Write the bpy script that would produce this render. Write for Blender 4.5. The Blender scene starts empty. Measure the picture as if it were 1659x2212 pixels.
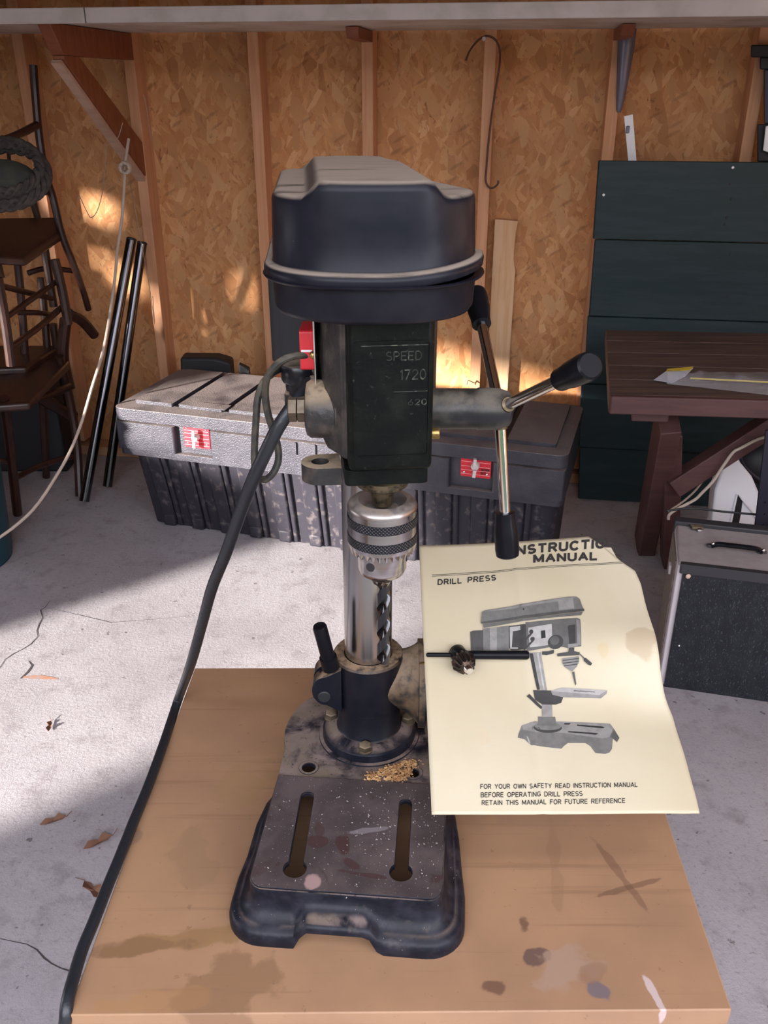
import bpy, bmesh, math, random
from mathutils import Vector, Matrix, noise as mnoise
from mathutils.geometry import tessellate_polygon
random.seed(7)
PI = math.pi
R = math.radians
scn = bpy.context.scene
COL = scn.collection

# ---------------------------------------------------------------- camera
F, PITCH, CZ = 1912.0, R(25.6), 1.36
cam_d = bpy.data.cameras.new('camera')
cam = bpy.data.objects.new('camera', cam_d)
COL.objects.link(cam)
cam.location = (0, 0, CZ)
cam.rotation_euler = (PI / 2 - PITCH, 0, 0)
cam_d.sensor_fit = 'VERTICAL'
cam_d.sensor_height = 24.0
cam_d.lens = 24.0 * F / 2212.0
cam_d.clip_start = 0.02
scn.camera = cam

# ---------------------------------------------------------------- sky, sun, daylight through the openings
world = bpy.data.worlds.new('sky')
scn.world = world
world.use_nodes = True
bg = world.node_tree.nodes['Background']
bg.inputs[0].default_value = (0.86, 0.88, 1.0, 1)
bg.inputs[1].default_value = 3.6
sun_d = bpy.data.lights.new('sun', 'SUN')
sun_d.energy = 13.0
sun_d.angle = R(2.8)
sun_d.color = (1.0, 0.93, 0.87)
sun = bpy.data.objects.new('sun', sun_d)
COL.objects.link(sun)
SUN_T = Vector((0.80, 0.60, -0.215)).normalized()      # the way the sunlight travels
sun.rotation_euler = SUN_T.to_track_quat('-Z', 'Y').to_euler()
sun.location = (-6, -4, 5)


def portal(loc, rot, sx, sy):
    l = bpy.data.lights.new('portal', 'AREA')
    l.shape = 'RECTANGLE'
    l.size, l.size_y = sx, sy
    l.cycles.is_portal = True
    o = bpy.data.objects.new('portal', l)
    COL.objects.link(o)
    o.location = loc
    o.rotation_euler = rot


scn.view_settings.view_transform = 'Standard'
scn.view_settings.look = 'None'
scn.view_settings.gamma = 1.0
scn.view_settings.use_curve_mapping = False
scn.view_settings.exposure = 1.0
scn.cycles.max_bounces = 10
scn.cycles.diffuse_bounces = 6
scn.cycles.glossy_bounces = 4
scn.cycles.use_denoising = True
scn.cycles.sample_clamp_indirect = 6.0

# ---------------------------------------------------------------- measuring helpers (a sight line met with a plane of the place)
_R = Vector((1, 0, 0))
_U = Vector((0, math.sin(PITCH), math.cos(PITCH)))
_D = Vector((0, math.cos(PITCH), -math.sin(PITCH)))
_C = Vector((0, 0, CZ))


def ray(x, y):
    return _D + _R * ((x - 829.5) / F) - _U * ((y - 1106) / F)


def onz(x, y, z):
    r = ray(x, y)
    return _C + r * ((z - CZ) / r.z)


def ony(x, y, Y):
    r = ray(x, y)
    return _C + r * (Y / r.y)


def onp(x, y, p0, n):
    r = ray(x, y)
    return _C + r * ((p0 - _C).dot(n) / r.dot(n))


# ---------------------------------------------------------------- materials
def nt_new(name):
    m = bpy.data.materials.new(name)
    m.use_nodes = True
    nt = m.node_tree
    return m, nt, nt.nodes['Principled BSDF']


def N(nt, kind, **kw):
    n = nt.nodes.new(kind)
    for k, v in kw.items():
        if k.startswith('i_'):
            n.inputs[k[2:].replace('_', ' ')].default_value = v
        else:
            setattr(n, k, v)
    return n


def coords(nt, scale=(1, 1, 1), rot=(0, 0, 0), loc=(0, 0, 0)):
    t = N(nt, 'ShaderNodeTexCoord')
    mp = N(nt, 'ShaderNodeMapping')
    mp.inputs['Scale'].default_value = scale
    mp.inputs['Rotation'].default_value = rot
    mp.inputs['Location'].default_value = loc
    nt.links.new(t.outputs['Object'], mp.inputs[0])
    return mp.outputs[0]


def noise(nt, vec, scale, detail=4, rough=0.55, dist=0.0):
    n = N(nt, 'ShaderNodeTexNoise')
    n.inputs['Scale'].default_value = scale
    n.inputs['Detail'].default_value = detail
    n.inputs['Roughness'].default_value = rough
    n.inputs['Distortion'].default_value = dist
    if vec is not None:
        nt.links.new(vec, n.inputs['Vector'])
    return n.outputs['Fac']


def ramp(nt, fac, a, b):
    n = N(nt, 'ShaderNodeMapRange')
    n.interpolation_type = 'SMOOTHSTEP'
    n.inputs[1].default_value, n.inputs[2].default_value = a, b
    nt.links.new(fac, n.inputs[0])
    return n.outputs[0]


def mix(nt, fac, a, b):
    n = N(nt, 'ShaderNodeMix', data_type='RGBA')
    for i, v in ((0, fac), (6, a), (7, b)):
        if isinstance(v, (int, float)):
            n.inputs[i].default_value = v
        elif isinstance(v, (tuple, list)):
            n.inputs[i].default_value = (*v[:3], 1)
        else:
            nt.links.new(v, n.inputs[i])
    return n.outputs[2]


def math_(nt, op, a, b=None):
    n = N(nt, 'ShaderNodeMath', operation=op)
    for i, v in ((0, a), (1, b)):
        if v is None:
            continue
        if isinstance(v, (int, float)):
            n.inputs[i].default_value = v
        else:
            nt.links.new(v, n.inputs[i])
    return n.outputs[0]


def bump(nt, bs, h, strength, dist=0.002):
    b = N(nt, 'ShaderNodeBump')
    b.inputs['Strength'].default_value = strength
    b.inputs['Distance'].default_value = dist
    nt.links.new(h, b.inputs['Height'])
    nt.links.new(b.outputs[0], bs.inputs['Normal'])


def M(name, col, rough=0.5, metal=0.0, col2=None, scale=20, lo=0.4, hi=0.65, stretch=(1, 1, 1), bmp=0.0, bscale=80,
      dust=None, dscale=60, dlo=0.35, dhi=0.65, dn=0.6, spec=0.5, speck=None):
    """colour broken by noise; dust = colour of the dust lying on upward faces; speck = colour of small flecks"""
    m, nt, bs = nt_new(name)
    c = tuple(col)
    vec = coords(nt, stretch)
    out = None
    if col2:
        out = mix(nt, ramp(nt, noise(nt, vec, scale, 6), lo, hi), c, col2)
    rsock = None
    if dust:
        g = N(nt, 'ShaderNodeNewGeometry')
        s = N(nt, 'ShaderNodeSeparateXYZ')
        nt.links.new(g.outputs['Normal'], s.inputs[0])
        up = ramp(nt, s.outputs[2], dn - 0.35, dn + 0.3)
        f = math_(nt, 'MULTIPLY', up, ramp(nt, noise(nt, vec, dscale, 8, 0.65), dlo, dhi))
        out = mix(nt, f, out if out else c, dust)
        mt = math_(nt, 'SUBTRACT', 1.0, f)
        if metal:
            nt.links.new(math_(nt, 'MULTIPLY', mt, metal), bs.inputs['Metallic'])
        rsock = math_(nt, 'ADD', rough, math_(nt, 'MULTIPLY', f, max(0, 0.85 - rough)))
        nt.links.new(rsock, bs.inputs['Roughness'])
    if speck:
        f = ramp(nt, noise(nt, vec, speck[1], 2, 0.5), speck[2], speck[2] + 0.03)
        out = mix(nt, f, out if out else c, speck[0])
    if out:
        nt.links.new(out, bs.inputs['Base Color'])
    else:
        bs.inputs['Base Color'].default_value = (*c, 1)
    if not rsock:
        bs.inputs['Roughness'].default_value = rough
    if not (dust and metal):
        bs.inputs['Metallic'].default_value = metal
    bs.inputs['Specular IOR Level'].default_value = spec
    if bmp:
        bump(nt, bs, noise(nt, vec, bscale, 5), bmp)
    return m


def osb():
    m, nt, bs = nt_new('strand board')
    col = None
    layers = []
    for k, (sx, sz, rz) in enumerate(((60, 20, 0.15), (56, 19, 0.8), (58, 20, -0.5), (30, 14, 0.3), (60, 14, 2.1))):
        vec = coords(nt, (1, 1, 1), (0, rz, 0), (k * 3.1, 0, k))
        sc = N(nt, 'ShaderNodeVectorMath', operation='MULTIPLY')
        sc.inputs[1].default_value = (sx, 1, sz)
        nt.links.new(vec, sc.inputs[0])
        v = N(nt, 'ShaderNodeTexVoronoi')
        v.inputs['Scale'].default_value = 1.0
        v.inputs['Randomness'].default_value = 1.0
        nt.links.new(sc.outputs[0], v.inputs['Vector'])
        s = N(nt, 'ShaderNodeSeparateColor')
        nt.links.new(v.outputs['Color'], s.inputs[0])
        layers.append((s.outputs[0], s.outputs[1], v.outputs['Distance']))
    cr = lambda f, a, b: mix(nt, f, a, b)
    base = cr(layers[0][0], (0.46, 0.195, 0.068), (0.61, 0.295, 0.118))
    base = mix(nt, ramp(nt, layers[1][1], 0.48, 0.52), base, cr(layers[1][0], (0.49, 0.215, 0.076), (0.64, 0.330, 0.140)))
    base = mix(nt, ramp(nt, layers[2][1], 0.60, 0.63), base, cr(layers[2][0], (0.50, 0.215, 0.074), (0.67, 0.365, 0.168)))
    base = mix(nt, ramp(nt, layers[3][1], 0.78, 0.8), base, cr(layers[3][0], (0.42, 0.180, 0.062), (0.62, 0.34, 0.155)))
    f = math_(nt, 'MULTIPLY', math_(nt, 'MULTIPLY', ramp(nt, layers[4][1], 0.93, 0.95), ramp(nt, layers[4][2], 0.5, 0.2)), 0.35)
    base = mix(nt, f, base, (0.12, 0.045, 0.018))
    vec = coords(nt)
    base = mix(nt, math_(nt, 'MULTIPLY', ramp(nt, noise(nt, coords(nt, (1.3, 1, 0.7)), 34, 5, 0.6, 1.2), 0.62, 0.72), 0.75), base, (0.19, 0.070, 0.026))
    base = mix(nt, math_(nt, 'MULTIPLY', ramp(nt, noise(nt, coords(nt, (1, 1, 0.5), (0, 0.6, 0)), 60, 5, 0.6, 0.8), 0.58, 0.70), 0.45), base, (0.24, 0.095, 0.035))
    base = mix(nt, math_(nt, 'MULTIPLY', ramp(nt, noise(nt, vec, 2.2, 3), 0.4, 0.75), 0.35), base, (0.24, 0.11, 0.045))
    nt.links.new(base, bs.inputs['Base Color'])
    bs.inputs['Roughness'].default_value = 0.75
    bump(nt, bs, layers[1][0], 0.3, 0.001)
    return m


def wood(name, a, b, grain=(30, 30, 2.0), rough=0.6, knots=None):
    m, nt, bs = nt_new(name)
    vec = coords(nt, grain)
    n1 = noise(nt, vec, 1.0, 6, 0.6, 0.6)
    c = mix(nt, ramp(nt, n1, 0.3, 0.7), a, b)
    v2 = coords(nt)
    c = mix(nt, math_(nt, 'MULTIPLY', ramp(nt, noise(nt, v2, 5, 4), 0.5, 0.8), 0.4), c, tuple(x * 0.5 for x in a))
    if knots:
        vo = N(nt, 'ShaderNodeTexVoronoi')
        vo.inputs['Scale'].default_value = knots
        nt.links.new(coords(nt, (1, 1, 0.45)), vo.inputs['Vector'])
        c = mix(nt, ramp(nt, vo.outputs['Distance'], 0.13, 0.05), c, (0.10, 0.03, 0.012))
    nt.links.new(c, bs.inputs['Base Color'])
    bs.inputs['Roughness'].default_value = rough
    bump(nt, bs, n1, 0.15, 0.001)
    return m


def blots(nt, out, spots):
    """stains with a place and an outline of their own: (x, y, rx, ry, angle, colour, strength)"""
    vec = coords(nt)
    nz = N(nt, 'ShaderNodeTexNoise')
    nz.inputs['Scale'].default_value = 38
    nz.inputs['Detail'].default_value = 5
    nt.links.new(vec, nz.inputs['Vector'])
    for (x, y, rx, ry, an, c, st) in spots:
        mp = N(nt, 'ShaderNodeMapping')
        mp.vector_type = 'TEXTURE'
        mp.inputs['Location'].default_value = (x, y, 0)
        mp.inputs['Rotation'].default_value = (0, 0, an)
        mp.inputs['Scale'].default_value = (rx, ry, 1e3)
        nt.links.new(vec, mp.inputs[0])
        ln = N(nt, 'ShaderNodeVectorMath', operation='LENGTH')
        nt.links.new(mp.outputs[0], ln.inputs[0])
        d = math_(nt, 'ADD', ln.outputs['Value'], math_(nt, 'MULTIPLY', math_(nt, 'SUBTRACT', nz.outputs['Fac'], 0.5), 2.6))
        f = math_(nt, 'MULTIPLY', ramp(nt, d, 1.05, 0.75), st)
        out = mix(nt, f, out, c)
    return out


def table_mat():
    m, nt, bs = nt_new('worn plywood top')
    vec = coords(nt)
    c = mix(nt, ramp(nt, noise(nt, vec, 9, 5), 0.35, 0.7), (0.35, 0.20, 0.108), (0.285, 0.162, 0.092))
    c = mix(nt, math_(nt, 'MULTIPLY', ramp(nt, noise(nt, coords(nt, (3, 90, 90)), 1, 5, 0.6), 0.55, 0.68), 0.55), c, (0.22, 0.12, 0.065))
    c = mix(nt, math_(nt, 'MULTIPLY', ramp(nt, noise(nt, vec, 130, 3, 0.6), 0.66, 0.74), 0.5), c, (0.16, 0.085, 0.045))
    ox, oy = 0.018, 0.681          # the top's origin

    def s(px, py, rx, ry, an, col, st):
        p = onz(px, py, 0.71)
        return (p.x - ox, p.y - oy, rx, ry, an, col, st)
    dk = (0.13, 0.065, 0.04)
    c = blots(nt, c, [
        s(400, 2030, 0.070, 0.010, 0.15, (0.24, 0.135, 0.055), 0.75), s(300, 2045, 0.05, 0.008, 0.1, dk, 0.35),
        s(500, 2130, 0.042, 0.030, 0.3, (0.21, 0.115, 0.06), 0.7), s(420, 1860, 0.02, 0.04, 0.4, (0.25, 0.15, 0.08), 0.5),
        s(1068, 2130, 0.011, 0.008, 0.2, dk, 0.85), s(1158, 2070, 0.012, 0.008, 0.5, (0.10, 0.06, 0.05), 0.85),
        s(1295, 2143, 0.012, 0.008, -0.6, (0.14, 0.11, 0.12), 0.9), s(1130, 1995, 0.008, 0.009, 0, dk, 0.8),
        s(1340, 1890, 0.004, 0.05, 0.35, dk, 0.5), s(1365, 1915, 0.045, 0.003, 0.3, dk, 0.6),
        s(1230, 2090, 0.030, 0.018, 0.5, (0.33, 0.22, 0.16), 0.7), s(1270, 2100, 0.015, 0.010, 0.5, (0.22, 0.12, 0.07), 0.6),
        s(1415, 2150, 0.0035, 0.020, 0.25, (0.50, 0.39, 0.37), 0.9), s(280, 1810, 0.012, 0.01, 0.4, (0.2, 0.12, 0.08), 0.6),
        s(520, 1700, 0.04, 0.03, 0.4, (0.27, 0.16, 0.07), 0.4), s(1200, 1880, 0.006, 0.055, -0.1, (0.23, 0.125, 0.07), 0.4),
        s(1150, 1760, 0.07, 0.02, 0, (0.27, 0.16, 0.10), 0.4), s(340, 2160, 0.05, 0.010, 0.1, (0.34, 0.18, 0.07), 0.4)])
    nt.links.new(c, bs.inputs['Base Color'])
    bs.inputs['Roughness'].default_value = 0.55
    return m


def base_mat(name, plate=False):
    """black enamel under sawdust, with bare and dark blotches"""
    m, nt, bs = nt_new(name)
    vec = coords(nt)
    c = mix(nt, ramp(nt, noise(nt, vec, 60, 6), 0.4, 0.7), (0.006, 0.007, 0.012), (0.018, 0.018, 0.026))
    g = N(nt, 'ShaderNodeNewGeometry')
    s = N(nt, 'ShaderNodeSeparateXYZ')
    nt.links.new(g.outputs['Normal'], s.inputs[0])
    up = ramp(nt, s.outputs[2], 0.82, 0.98)
    if plate:
        dust = mix(nt, ramp(nt, noise(nt, vec, 22, 6), 0.35, 0.7), (0.050, 0.038, 0.037), (0.090, 0.068, 0.066))
        dust = mix(nt, math_(nt, 'MULTIPLY', ramp(nt, noise(nt, vec, 30, 5, 0.6, 0.8), 0.60, 0.66), 0.8), dust, (0.045, 0.024, 0.022))
        dust = mix(nt, ramp(nt, noise(nt, vec, 650, 2, 0.5), 0.70, 0.73), dust, (0.45, 0.40, 0.38))
        f = math_(nt, 'MULTIPLY', up, 1.0)
        def at(px, py):
            q = onz(px, py, 0.756)
            return q.x + 0.0155, q.y - 0.732
        st = (0.050, 0.024, 0.022)
        p = [(*at(675, 1908), 0.0075, 0.0085, 0, (0.40, 0.26, 0.24), 0.7), (*at(740, 1826), 0.006, 0.013, 0.25, st, 0.9), (*at(765, 1868), 0.005, 0.012, 0.9, st, 0.8),
             (*at(683, 1820), 0.010, 0.006, 0.3, st, 0.85), (*at(690, 1790), 0.004, 0.009, 0.2, st, 0.6), (*at(790, 1890), 0.018, 0.0025, -0.2, st, 0.8), (*at(800, 1793), 0.016, 0.003, 0.15, (0.24, 0.21, 0.22), 0.55), (*at(560, 1880), 0.01, 0.006, 0.6, st, 0.4)]
        dust = blots(nt, dust, p)
    else:
        dust = mix(nt, ramp(nt, noise(nt, vec, 26, 6), 0.3, 0.7), (0.215, 0.160, 0.150), (0.15, 0.115, 0.085))
        dust = mix(nt, ramp(nt, noise(nt, vec, 300, 3), 0.62, 0.7), dust, (0.06, 0.05, 0.05))
        f = math_(nt, 'MULTIPLY', up, ramp(nt, noise(nt, vec, 24, 6, 0.6, 0.5), 0.36, 0.56))
        rim = math_(nt, 'MULTIPLY', ramp(nt, s.outputs[2], 0.1, 0.5), ramp(nt, noise(nt, vec, 45, 6, 0.7), 0.52, 0.72))
        f = math_(nt, 'MAXIMUM', f, math_(nt, 'MULTIPLY', rim, 0.22))
    c = mix(nt, f, c, dust)
    c = mix(nt, ramp(nt, noise(nt, vec, 420, 2, 0.5), 0.74, 0.77), c, (0.30, 0.27, 0.26))
    nt.links.new(c, bs.inputs['Base Color'])
    nt.links.new(math_(nt, 'ADD', 0.38, math_(nt, 'MULTIPLY', f, 0.4)), bs.inputs['Roughness'])
    bs.inputs['Specular IOR Level'].default_value = 0.2
    bump(nt, bs, noise(nt, vec, 260, 4), 0.12, 0.001)
    return m


def concrete():
    m, nt, bs = nt_new('concrete')
    vec = coords(nt)
    c = mix(nt, ramp(nt, noise(nt, vec, 2.2, 6, 0.6, 0.3), 0.3, 0.7), (0.30, 0.275, 0.290), (0.385, 0.36, 0.375))
    c = mix(nt, math_(nt, 'MULTIPLY', ramp(nt, noise(nt, vec, 14, 6, 0.65), 0.50, 0.70), 0.55), c, (0.19, 0.165, 0.172))
    c = mix(nt, math_(nt, 'MULTIPLY', ramp(nt, noise(nt, vec, 75, 6, 0.75), 0.52, 0.70), 0.6), c, (0.17, 0.15, 0.155))
    c = mix(nt, math_(nt, 'MULTIPLY', ramp(nt, noise(nt, vec, 40, 3, 0.5), 0.68, 0.73), 0.8), c, (0.10, 0.085, 0.085))
    nt.links.new(c, bs.inputs['Base Color'])
    bs.inputs['Roughness'].default_value = 0.8
    bump(nt, bs, noise(nt, vec, 120, 6, 0.75), 0.5, 0.004)
    return m


def knurl():
    m, nt, bs = nt_new('knurled steel')
    h = []
    for a in (1, -1):
        w = N(nt, 'ShaderNodeTexCoord')
        sx = N(nt, 'ShaderNodeSeparateXYZ')
        nt.links.new(w.outputs['Object'], sx.inputs[0])
        at = math_(nt, 'ARCTAN2', sx.outputs[1], sx.outputs[0])
        ph = math_(nt, 'ADD', math_(nt, 'MULTIPLY', at, 60.0), math_(nt, 'MULTIPLY', sx.outputs[2], a * 2300.0))
        h.append(math_(nt, 'SINE', ph))
    hh = math_(nt, 'MAXIMUM', h[0], h[1])
    c = mix(nt, ramp(nt, hh, 0.55, 1.0), (0.055, 0.055, 0.062), (0.008, 0.008, 0.010))
    nt.links.new(c, bs.inputs['Base Color'])
    bs.inputs['Metallic'].default_value = 0.8
    bs.inputs['Roughness'].default_value = 0.42
    bump(nt, bs, math_(nt, 'MULTIPLY', hh, -1.0), 0.5, 0.0006)
    return m


def cast_face():
    """head casting: near-black paint with faint raised worn figures"""
    m, nt, bs = nt_new('scuffed black casting')
    vec = coords(nt)
    c = mix(nt, ramp(nt, noise(nt, vec, 40, 6), 0.4, 0.75), (0.003, 0.004, 0.0035), (0.009, 0.011, 0.008))
    c = mix(nt, math_(nt, 'MULTIPLY', ramp(nt, noise(nt, vec, 170, 6, 0.75), 0.60, 0.75), 0.6), c, (0.10, 0.10, 0.07))
    nt.links.new(c, bs.inputs['Base Color'])
    bs.inputs['Roughness'].default_value = 0.42
    bs.inputs['Specular IOR Level'].default_value = 0.12
    bump(nt, bs, noise(nt, vec, 190, 5, 0.6), 0.5, 0.0012)
    return m


MT = dict(
    osb=osb(), stud=wood('framing pine', (0.50, 0.235, 0.115), (0.60, 0.315, 0.17), (60, 60, 3), 0.7, 5.0),
    plate=wood('plate pine', (0.40, 0.2, 0.1), (0.5, 0.28, 0.15), (3, 60, 60), 0.7),
    offcut=wood('offcut pine', (0.58, 0.33, 0.16), (0.66, 0.43, 0.25), (60, 60, 3), 0.7, 6.0),
    darkwood=wood('chair wood', (0.020, 0.008, 0.006), (0.045, 0.017, 0.012), (40, 40, 6), 0.35),
    bracket=wood('bracket wood', (0.17, 0.045, 0.018), (0.235, 0.07, 0.028), (8, 40, 8), 0.55),
    edge=wood('bracket edge', (0.42, 0.27, 0.20), (0.50, 0.33, 0.25), (8, 40, 8), 0.6),
    redwood=wood('red-brown painted wood', (0.060, 0.022, 0.021), (0.090, 0.036, 0.033), (3, 40, 40), 0.6),
    redtop=wood('worn red-brown plank', (0.055, 0.033, 0.027), (0.125, 0.077, 0.062), (3, 60, 60), 0.65),
    concrete=concrete(),
    crack=M('crack shadow line', (0.05, 0.04, 0.042), 0.95),
    rust=M('rust mark', (0.40, 0.20, 0.13), 0.9, col2=(0.33, 0.24, 0.2), scale=40),
    tabletop=table_mat(),
    ply=M('plywood edge', (0.58, 0.34, 0.12), 0.6, col2=(0.46, 0.25, 0.09), scale=8, stretch=(0.5, 0.5, 12)),
    shelf=M('white painted shelf', (0.50, 0.45, 0.43), 0.5, col2=(0.40, 0.36, 0.33), scale=9),
    shelf_under=M('white shelf underside', (0.55, 0.52, 0.48), 0.5, col2=(0.40, 0.35, 0.30), scale=5),
    black=M('black enamel', (0.008, 0.009, 0.012), 0.28, col2=(0.014, 0.014, 0.018), scale=60,
            dust=(0.26, 0.21, 0.155), dscale=90, dlo=0.2, dhi=0.6, dn=0.65, bmp=0.05, bscale=300),
    cover=M('black cover enamel', (0.008, 0.009, 0.014), 0.33, col2=(0.012, 0.012, 0.018), scale=35, spec=0.18,
            dust=(0.33, 0.27, 0.215), dscale=14, dlo=0.26, dhi=0.46, dn=0.80, stretch=(0.8, 5, 2), speck=((0.5, 0.48, 0.45), 260, 0.80)),
    cup=M('black cup enamel', (0.008, 0.008, 0.013), 0.36, col2=(0.012, 0.012, 0.017), scale=50, spec=0.2, speck=((0.4, 0.38, 0.35), 300, 0.80)),
    cast=cast_face(),
    castside=M('dusty black casting', (0.020, 0.018, 0.017), 0.45, col2=(0.085, 0.066, 0.052), scale=50, lo=0.45, hi=0.75,
               dust=(0.36, 0.27, 0.175), dscale=90, dlo=0.25, dhi=0.55, dn=0.55, bmp=0.4, bscale=180),
    collar=M('collar enamel', (0.005, 0.006, 0.011), 0.38, col2=(0.009, 0.009, 0.014), scale=50, spec=0.3,
             dust=(0.30, 0.20, 0.12), dscale=110, dlo=0.3, dhi=0.6, dn=0.72, bmp=0.15, bscale=220),
    collardust=M('dusty collar arm', (0.016, 0.015, 0.016), 0.55, col2=(0.16, 0.105, 0.06), scale=45, lo=0.38, hi=0.62,
                 dust=(0.24, 0.17, 0.11), dscale=90, dlo=0.3, dhi=0.6, dn=0.3, bmp=0.2, bscale=200),
    base=base_mat('base casting'), baseplate=base_mat('worn base plate', True),
    steel=M('brushed steel', (0.47, 0.45, 0.44), 0.22, 1.0, col2=(0.34, 0.325, 0.32), scale=12, stretch=(1, 1, 0.3), speck=((0.10, 0.08, 0.07), 330, 0.74)),
    chuck=M('machined steel', (0.46, 0.43, 0.41), 0.18, 1.0, col2=(0.40, 0.375, 0.36), scale=8, stretch=(1, 1, 40)),
    chucktop=M('dusty chuck top', (0.40, 0.36, 0.34), 0.35, 1.0, dust=(0.20, 0.14, 0.09), dscale=60, dlo=0.3, dhi=0.7, dn=0.7),
    knurl=knurl(),
    chrome=M('chrome', (0.78, 0.76, 0.76), 0.12, 1.0),
    bit=M('drill bit steel', (0.085, 0.085, 0.09), 0.2, 1.0),
    greasy=M('greasy steel', (0.17, 0.13, 0.08), 0.35, 0.8, col2=(0.04, 0.035, 0.025), scale=120, dust=(0.25, 0.18, 0.08), dn=0.6),
    brass=M('brass scale', (0.55, 0.38, 0.13), 0.35, 0.9, col2=(0.25, 0.16, 0.06), scale=90),
    nut=M('dull plated nut', (0.17, 0.14, 0.10), 0.42, 0.7, col2=(0.10, 0.075, 0.05), scale=90, dust=(0.22, 0.165, 0.10), dn=0.6),
    knob=M('black knob plastic', (0.006, 0.006, 0.008), 0.28, bmp=0.05, bscale=200, spec=0.13),
    hub=M('hub black', (0.018, 0.018, 0.020), 0.36, 0.3, col2=(0.05, 0.045, 0.04), scale=70, dust=(0.13, 0.11, 0.085), dscale=60, dlo=0.3, dhi=0.6, dn=0.35),
    cord=M('black cord rubber', (0.014, 0.016, 0.020), 0.36, bmp=0.2, bscale=300),
    cordusty=M('dusty cord', (0.028, 0.027, 0.026), 0.5, col2=(0.07, 0.058, 0.04), scale=120, dust=(0.17, 0.14, 0.10), dscale=120),
    red=M('red switch plastic', (0.62, 0.025, 0.035), 0.35),
    white=M('white plastic', (0.80, 0.80, 0.82), 0.45),
    redplate=M('red latch plate', (0.55, 0.018, 0.03), 0.4),
    pinkline=M('pale line', (0.75, 0.35, 0.36), 0.5),
    greyplastic=M('grey knob plastic', (0.55, 0.50, 0.48), 0.45),
    toolbox=M('black textured plastic', (0.026, 0.024, 0.034), 0.38, col2=(0.042, 0.039, 0.050), scale=18, bmp=0.6, bscale=240,
              dust=(0.17, 0.135, 0.125), dscale=9, dlo=0.15, dhi=0.6, dn=0.7, spec=0.6),
    toolboxlow=M('scuffed black plastic', (0.022, 0.020, 0.028), 0.55, col2=(0.085, 0.072, 0.072), scale=38, lo=0.52, hi=0.72, bmp=0.4, bscale=60,
                 spec=0.3),
    groove=M('groove plastic', (0.018, 0.015, 0.017), 0.6),
    green=M('dark green paint', (0.009, 0.023, 0.026), 0.45, spec=0.35, col2=(0.014, 0.029, 0.034), scale=6, stretch=(1, 1, 8), bmp=0.1, bscale=60),
    teal=M('teal plastic', (0.006, 0.040, 0.062), 0.4),
    tolex=M('black grained cover', (0.010, 0.012, 0.016), 0.36, col2=(0.016, 0.018, 0.024), scale=50, stretch=(1, 1, 0.5), bmp=1.0, bscale=240,
            speck=((0.06, 0.066, 0.078), 330, 0.62)),
    casegrey=M('light grey case cloth', (0.36, 0.325, 0.325), 0.6, col2=(0.32, 0.285, 0.28), scale=30, bmp=0.1, bscale=300),
    casewhite=M('off-white case edge', (0.66, 0.60, 0.62), 0.5),
    casetrim=M('charcoal trim', (0.035, 0.034, 0.038), 0.5),
    weave=M('woven grille', (0.28, 0.22, 0.17), 0.7, col2=(0.11, 0.09, 0.08), scale=30, stretch=(20, 20, 2)),
    pin=M('small metal stud', (0.8, 0.78, 0.76), 0.2, 1.0), peach=M('peach bumper', (0.60, 0.42, 0.33), 0.5),
    greymetal=M('blue-grey metal', (0.155, 0.155, 0.205), 0.33, 0.3),
    tube=M('dark chromed tube', (0.10, 0.10, 0.11), 0.2, 1.0),
    rope=M('pale rope', (0.42, 0.34, 0.28), 0.8, bmp=0.5, bscale=400), string=M('thin string', (0.34, 0.25, 0.20), 0.8),
    wire=M('rusty wire', (0.10, 0.045, 0.028), 0.6, 0.3),
    matblack=M('matt black', (0.010, 0.010, 0.013), 0.6), navy=M('navy plastic', (0.016, 0.016, 0.030), 0.45),
    cushion=M('green cushion cloth', (0.040, 0.043, 0.033), 0.9, col2=(0.03, 0.033, 0.028), scale=30),
    braid=M('braided cushion edge', (0.030, 0.026, 0.024), 0.85, col2=(0.055, 0.045, 0.04), scale=60),
    paper=None, ink=M('black print', (0.022, 0.020, 0.018), 0.7),
    sawdust=M('sawdust', (0.50, 0.30, 0.13), 0.9, col2=(0.36, 0.18, 0.07), scale=200),
    leaf=M('dry leaf', (0.16, 0.075, 0.045), 0.8),
    yellow=M('yellow plastic', (0.75, 0.58, 0.05), 0.4), labelwhite=M('white label', (0.62, 0.63, 0.70), 0.5),
    outside=M('driveway', (0.12, 0.115, 0.11), 0.9), sky_screen=M('sky_screen', (0.03, 0.05, 0.02), 0.9, col2=(0.06, 0.09, 0.03), scale=3), darkroom=wood('dim boards', (0.20, 0.11, 0.06), (0.26, 0.15, 0.08), (20, 20, 3), 0.8),
)


def paper_mat():
    m, nt, bs = nt_new('aged cream paper')
    vec = coords(nt)
    c = mix(nt, ramp(nt, noise(nt, vec, 7, 4), 0.35, 0.7), (0.53, 0.465, 0.33), (0.48, 0.41, 0.275))
    # brown finger stains and faint print showing through
    c0 = onp(1300, 1430, MAN_P, MAN_N) - MAN_O
    c1 = onp(1375, 1410, MAN_P, MAN_N) - MAN_O
    c2 = onp(1045, 1590, MAN_P, MAN_N) - MAN_O
    c = blots(nt, c, [(c1.x, c1.y, 0.016, 0.012, -0.5, (0.36, 0.26, 0.15), 0.55), (c0.x, c0.y, 0.006, 0.007, 0, (0.48, 0.37, 0.18), 0.5),
                      (c2.x, c2.y, 0.006, 0.009, 0, (0.52, 0.42, 0.28), 0.45)])
    wv = noise(nt, coords(nt, (60, 340, 1)), 1.0, 2)
    c = mix(nt, math_(nt, 'MULTIPLY', ramp(nt, wv, 0.52, 0.62), 0.06), c, (0.45, 0.39, 0.30))
    nt.links.new(c, bs.inputs['Base Color'])
    bs.inputs['Roughness'].default_value = 0.55
    return m


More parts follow.
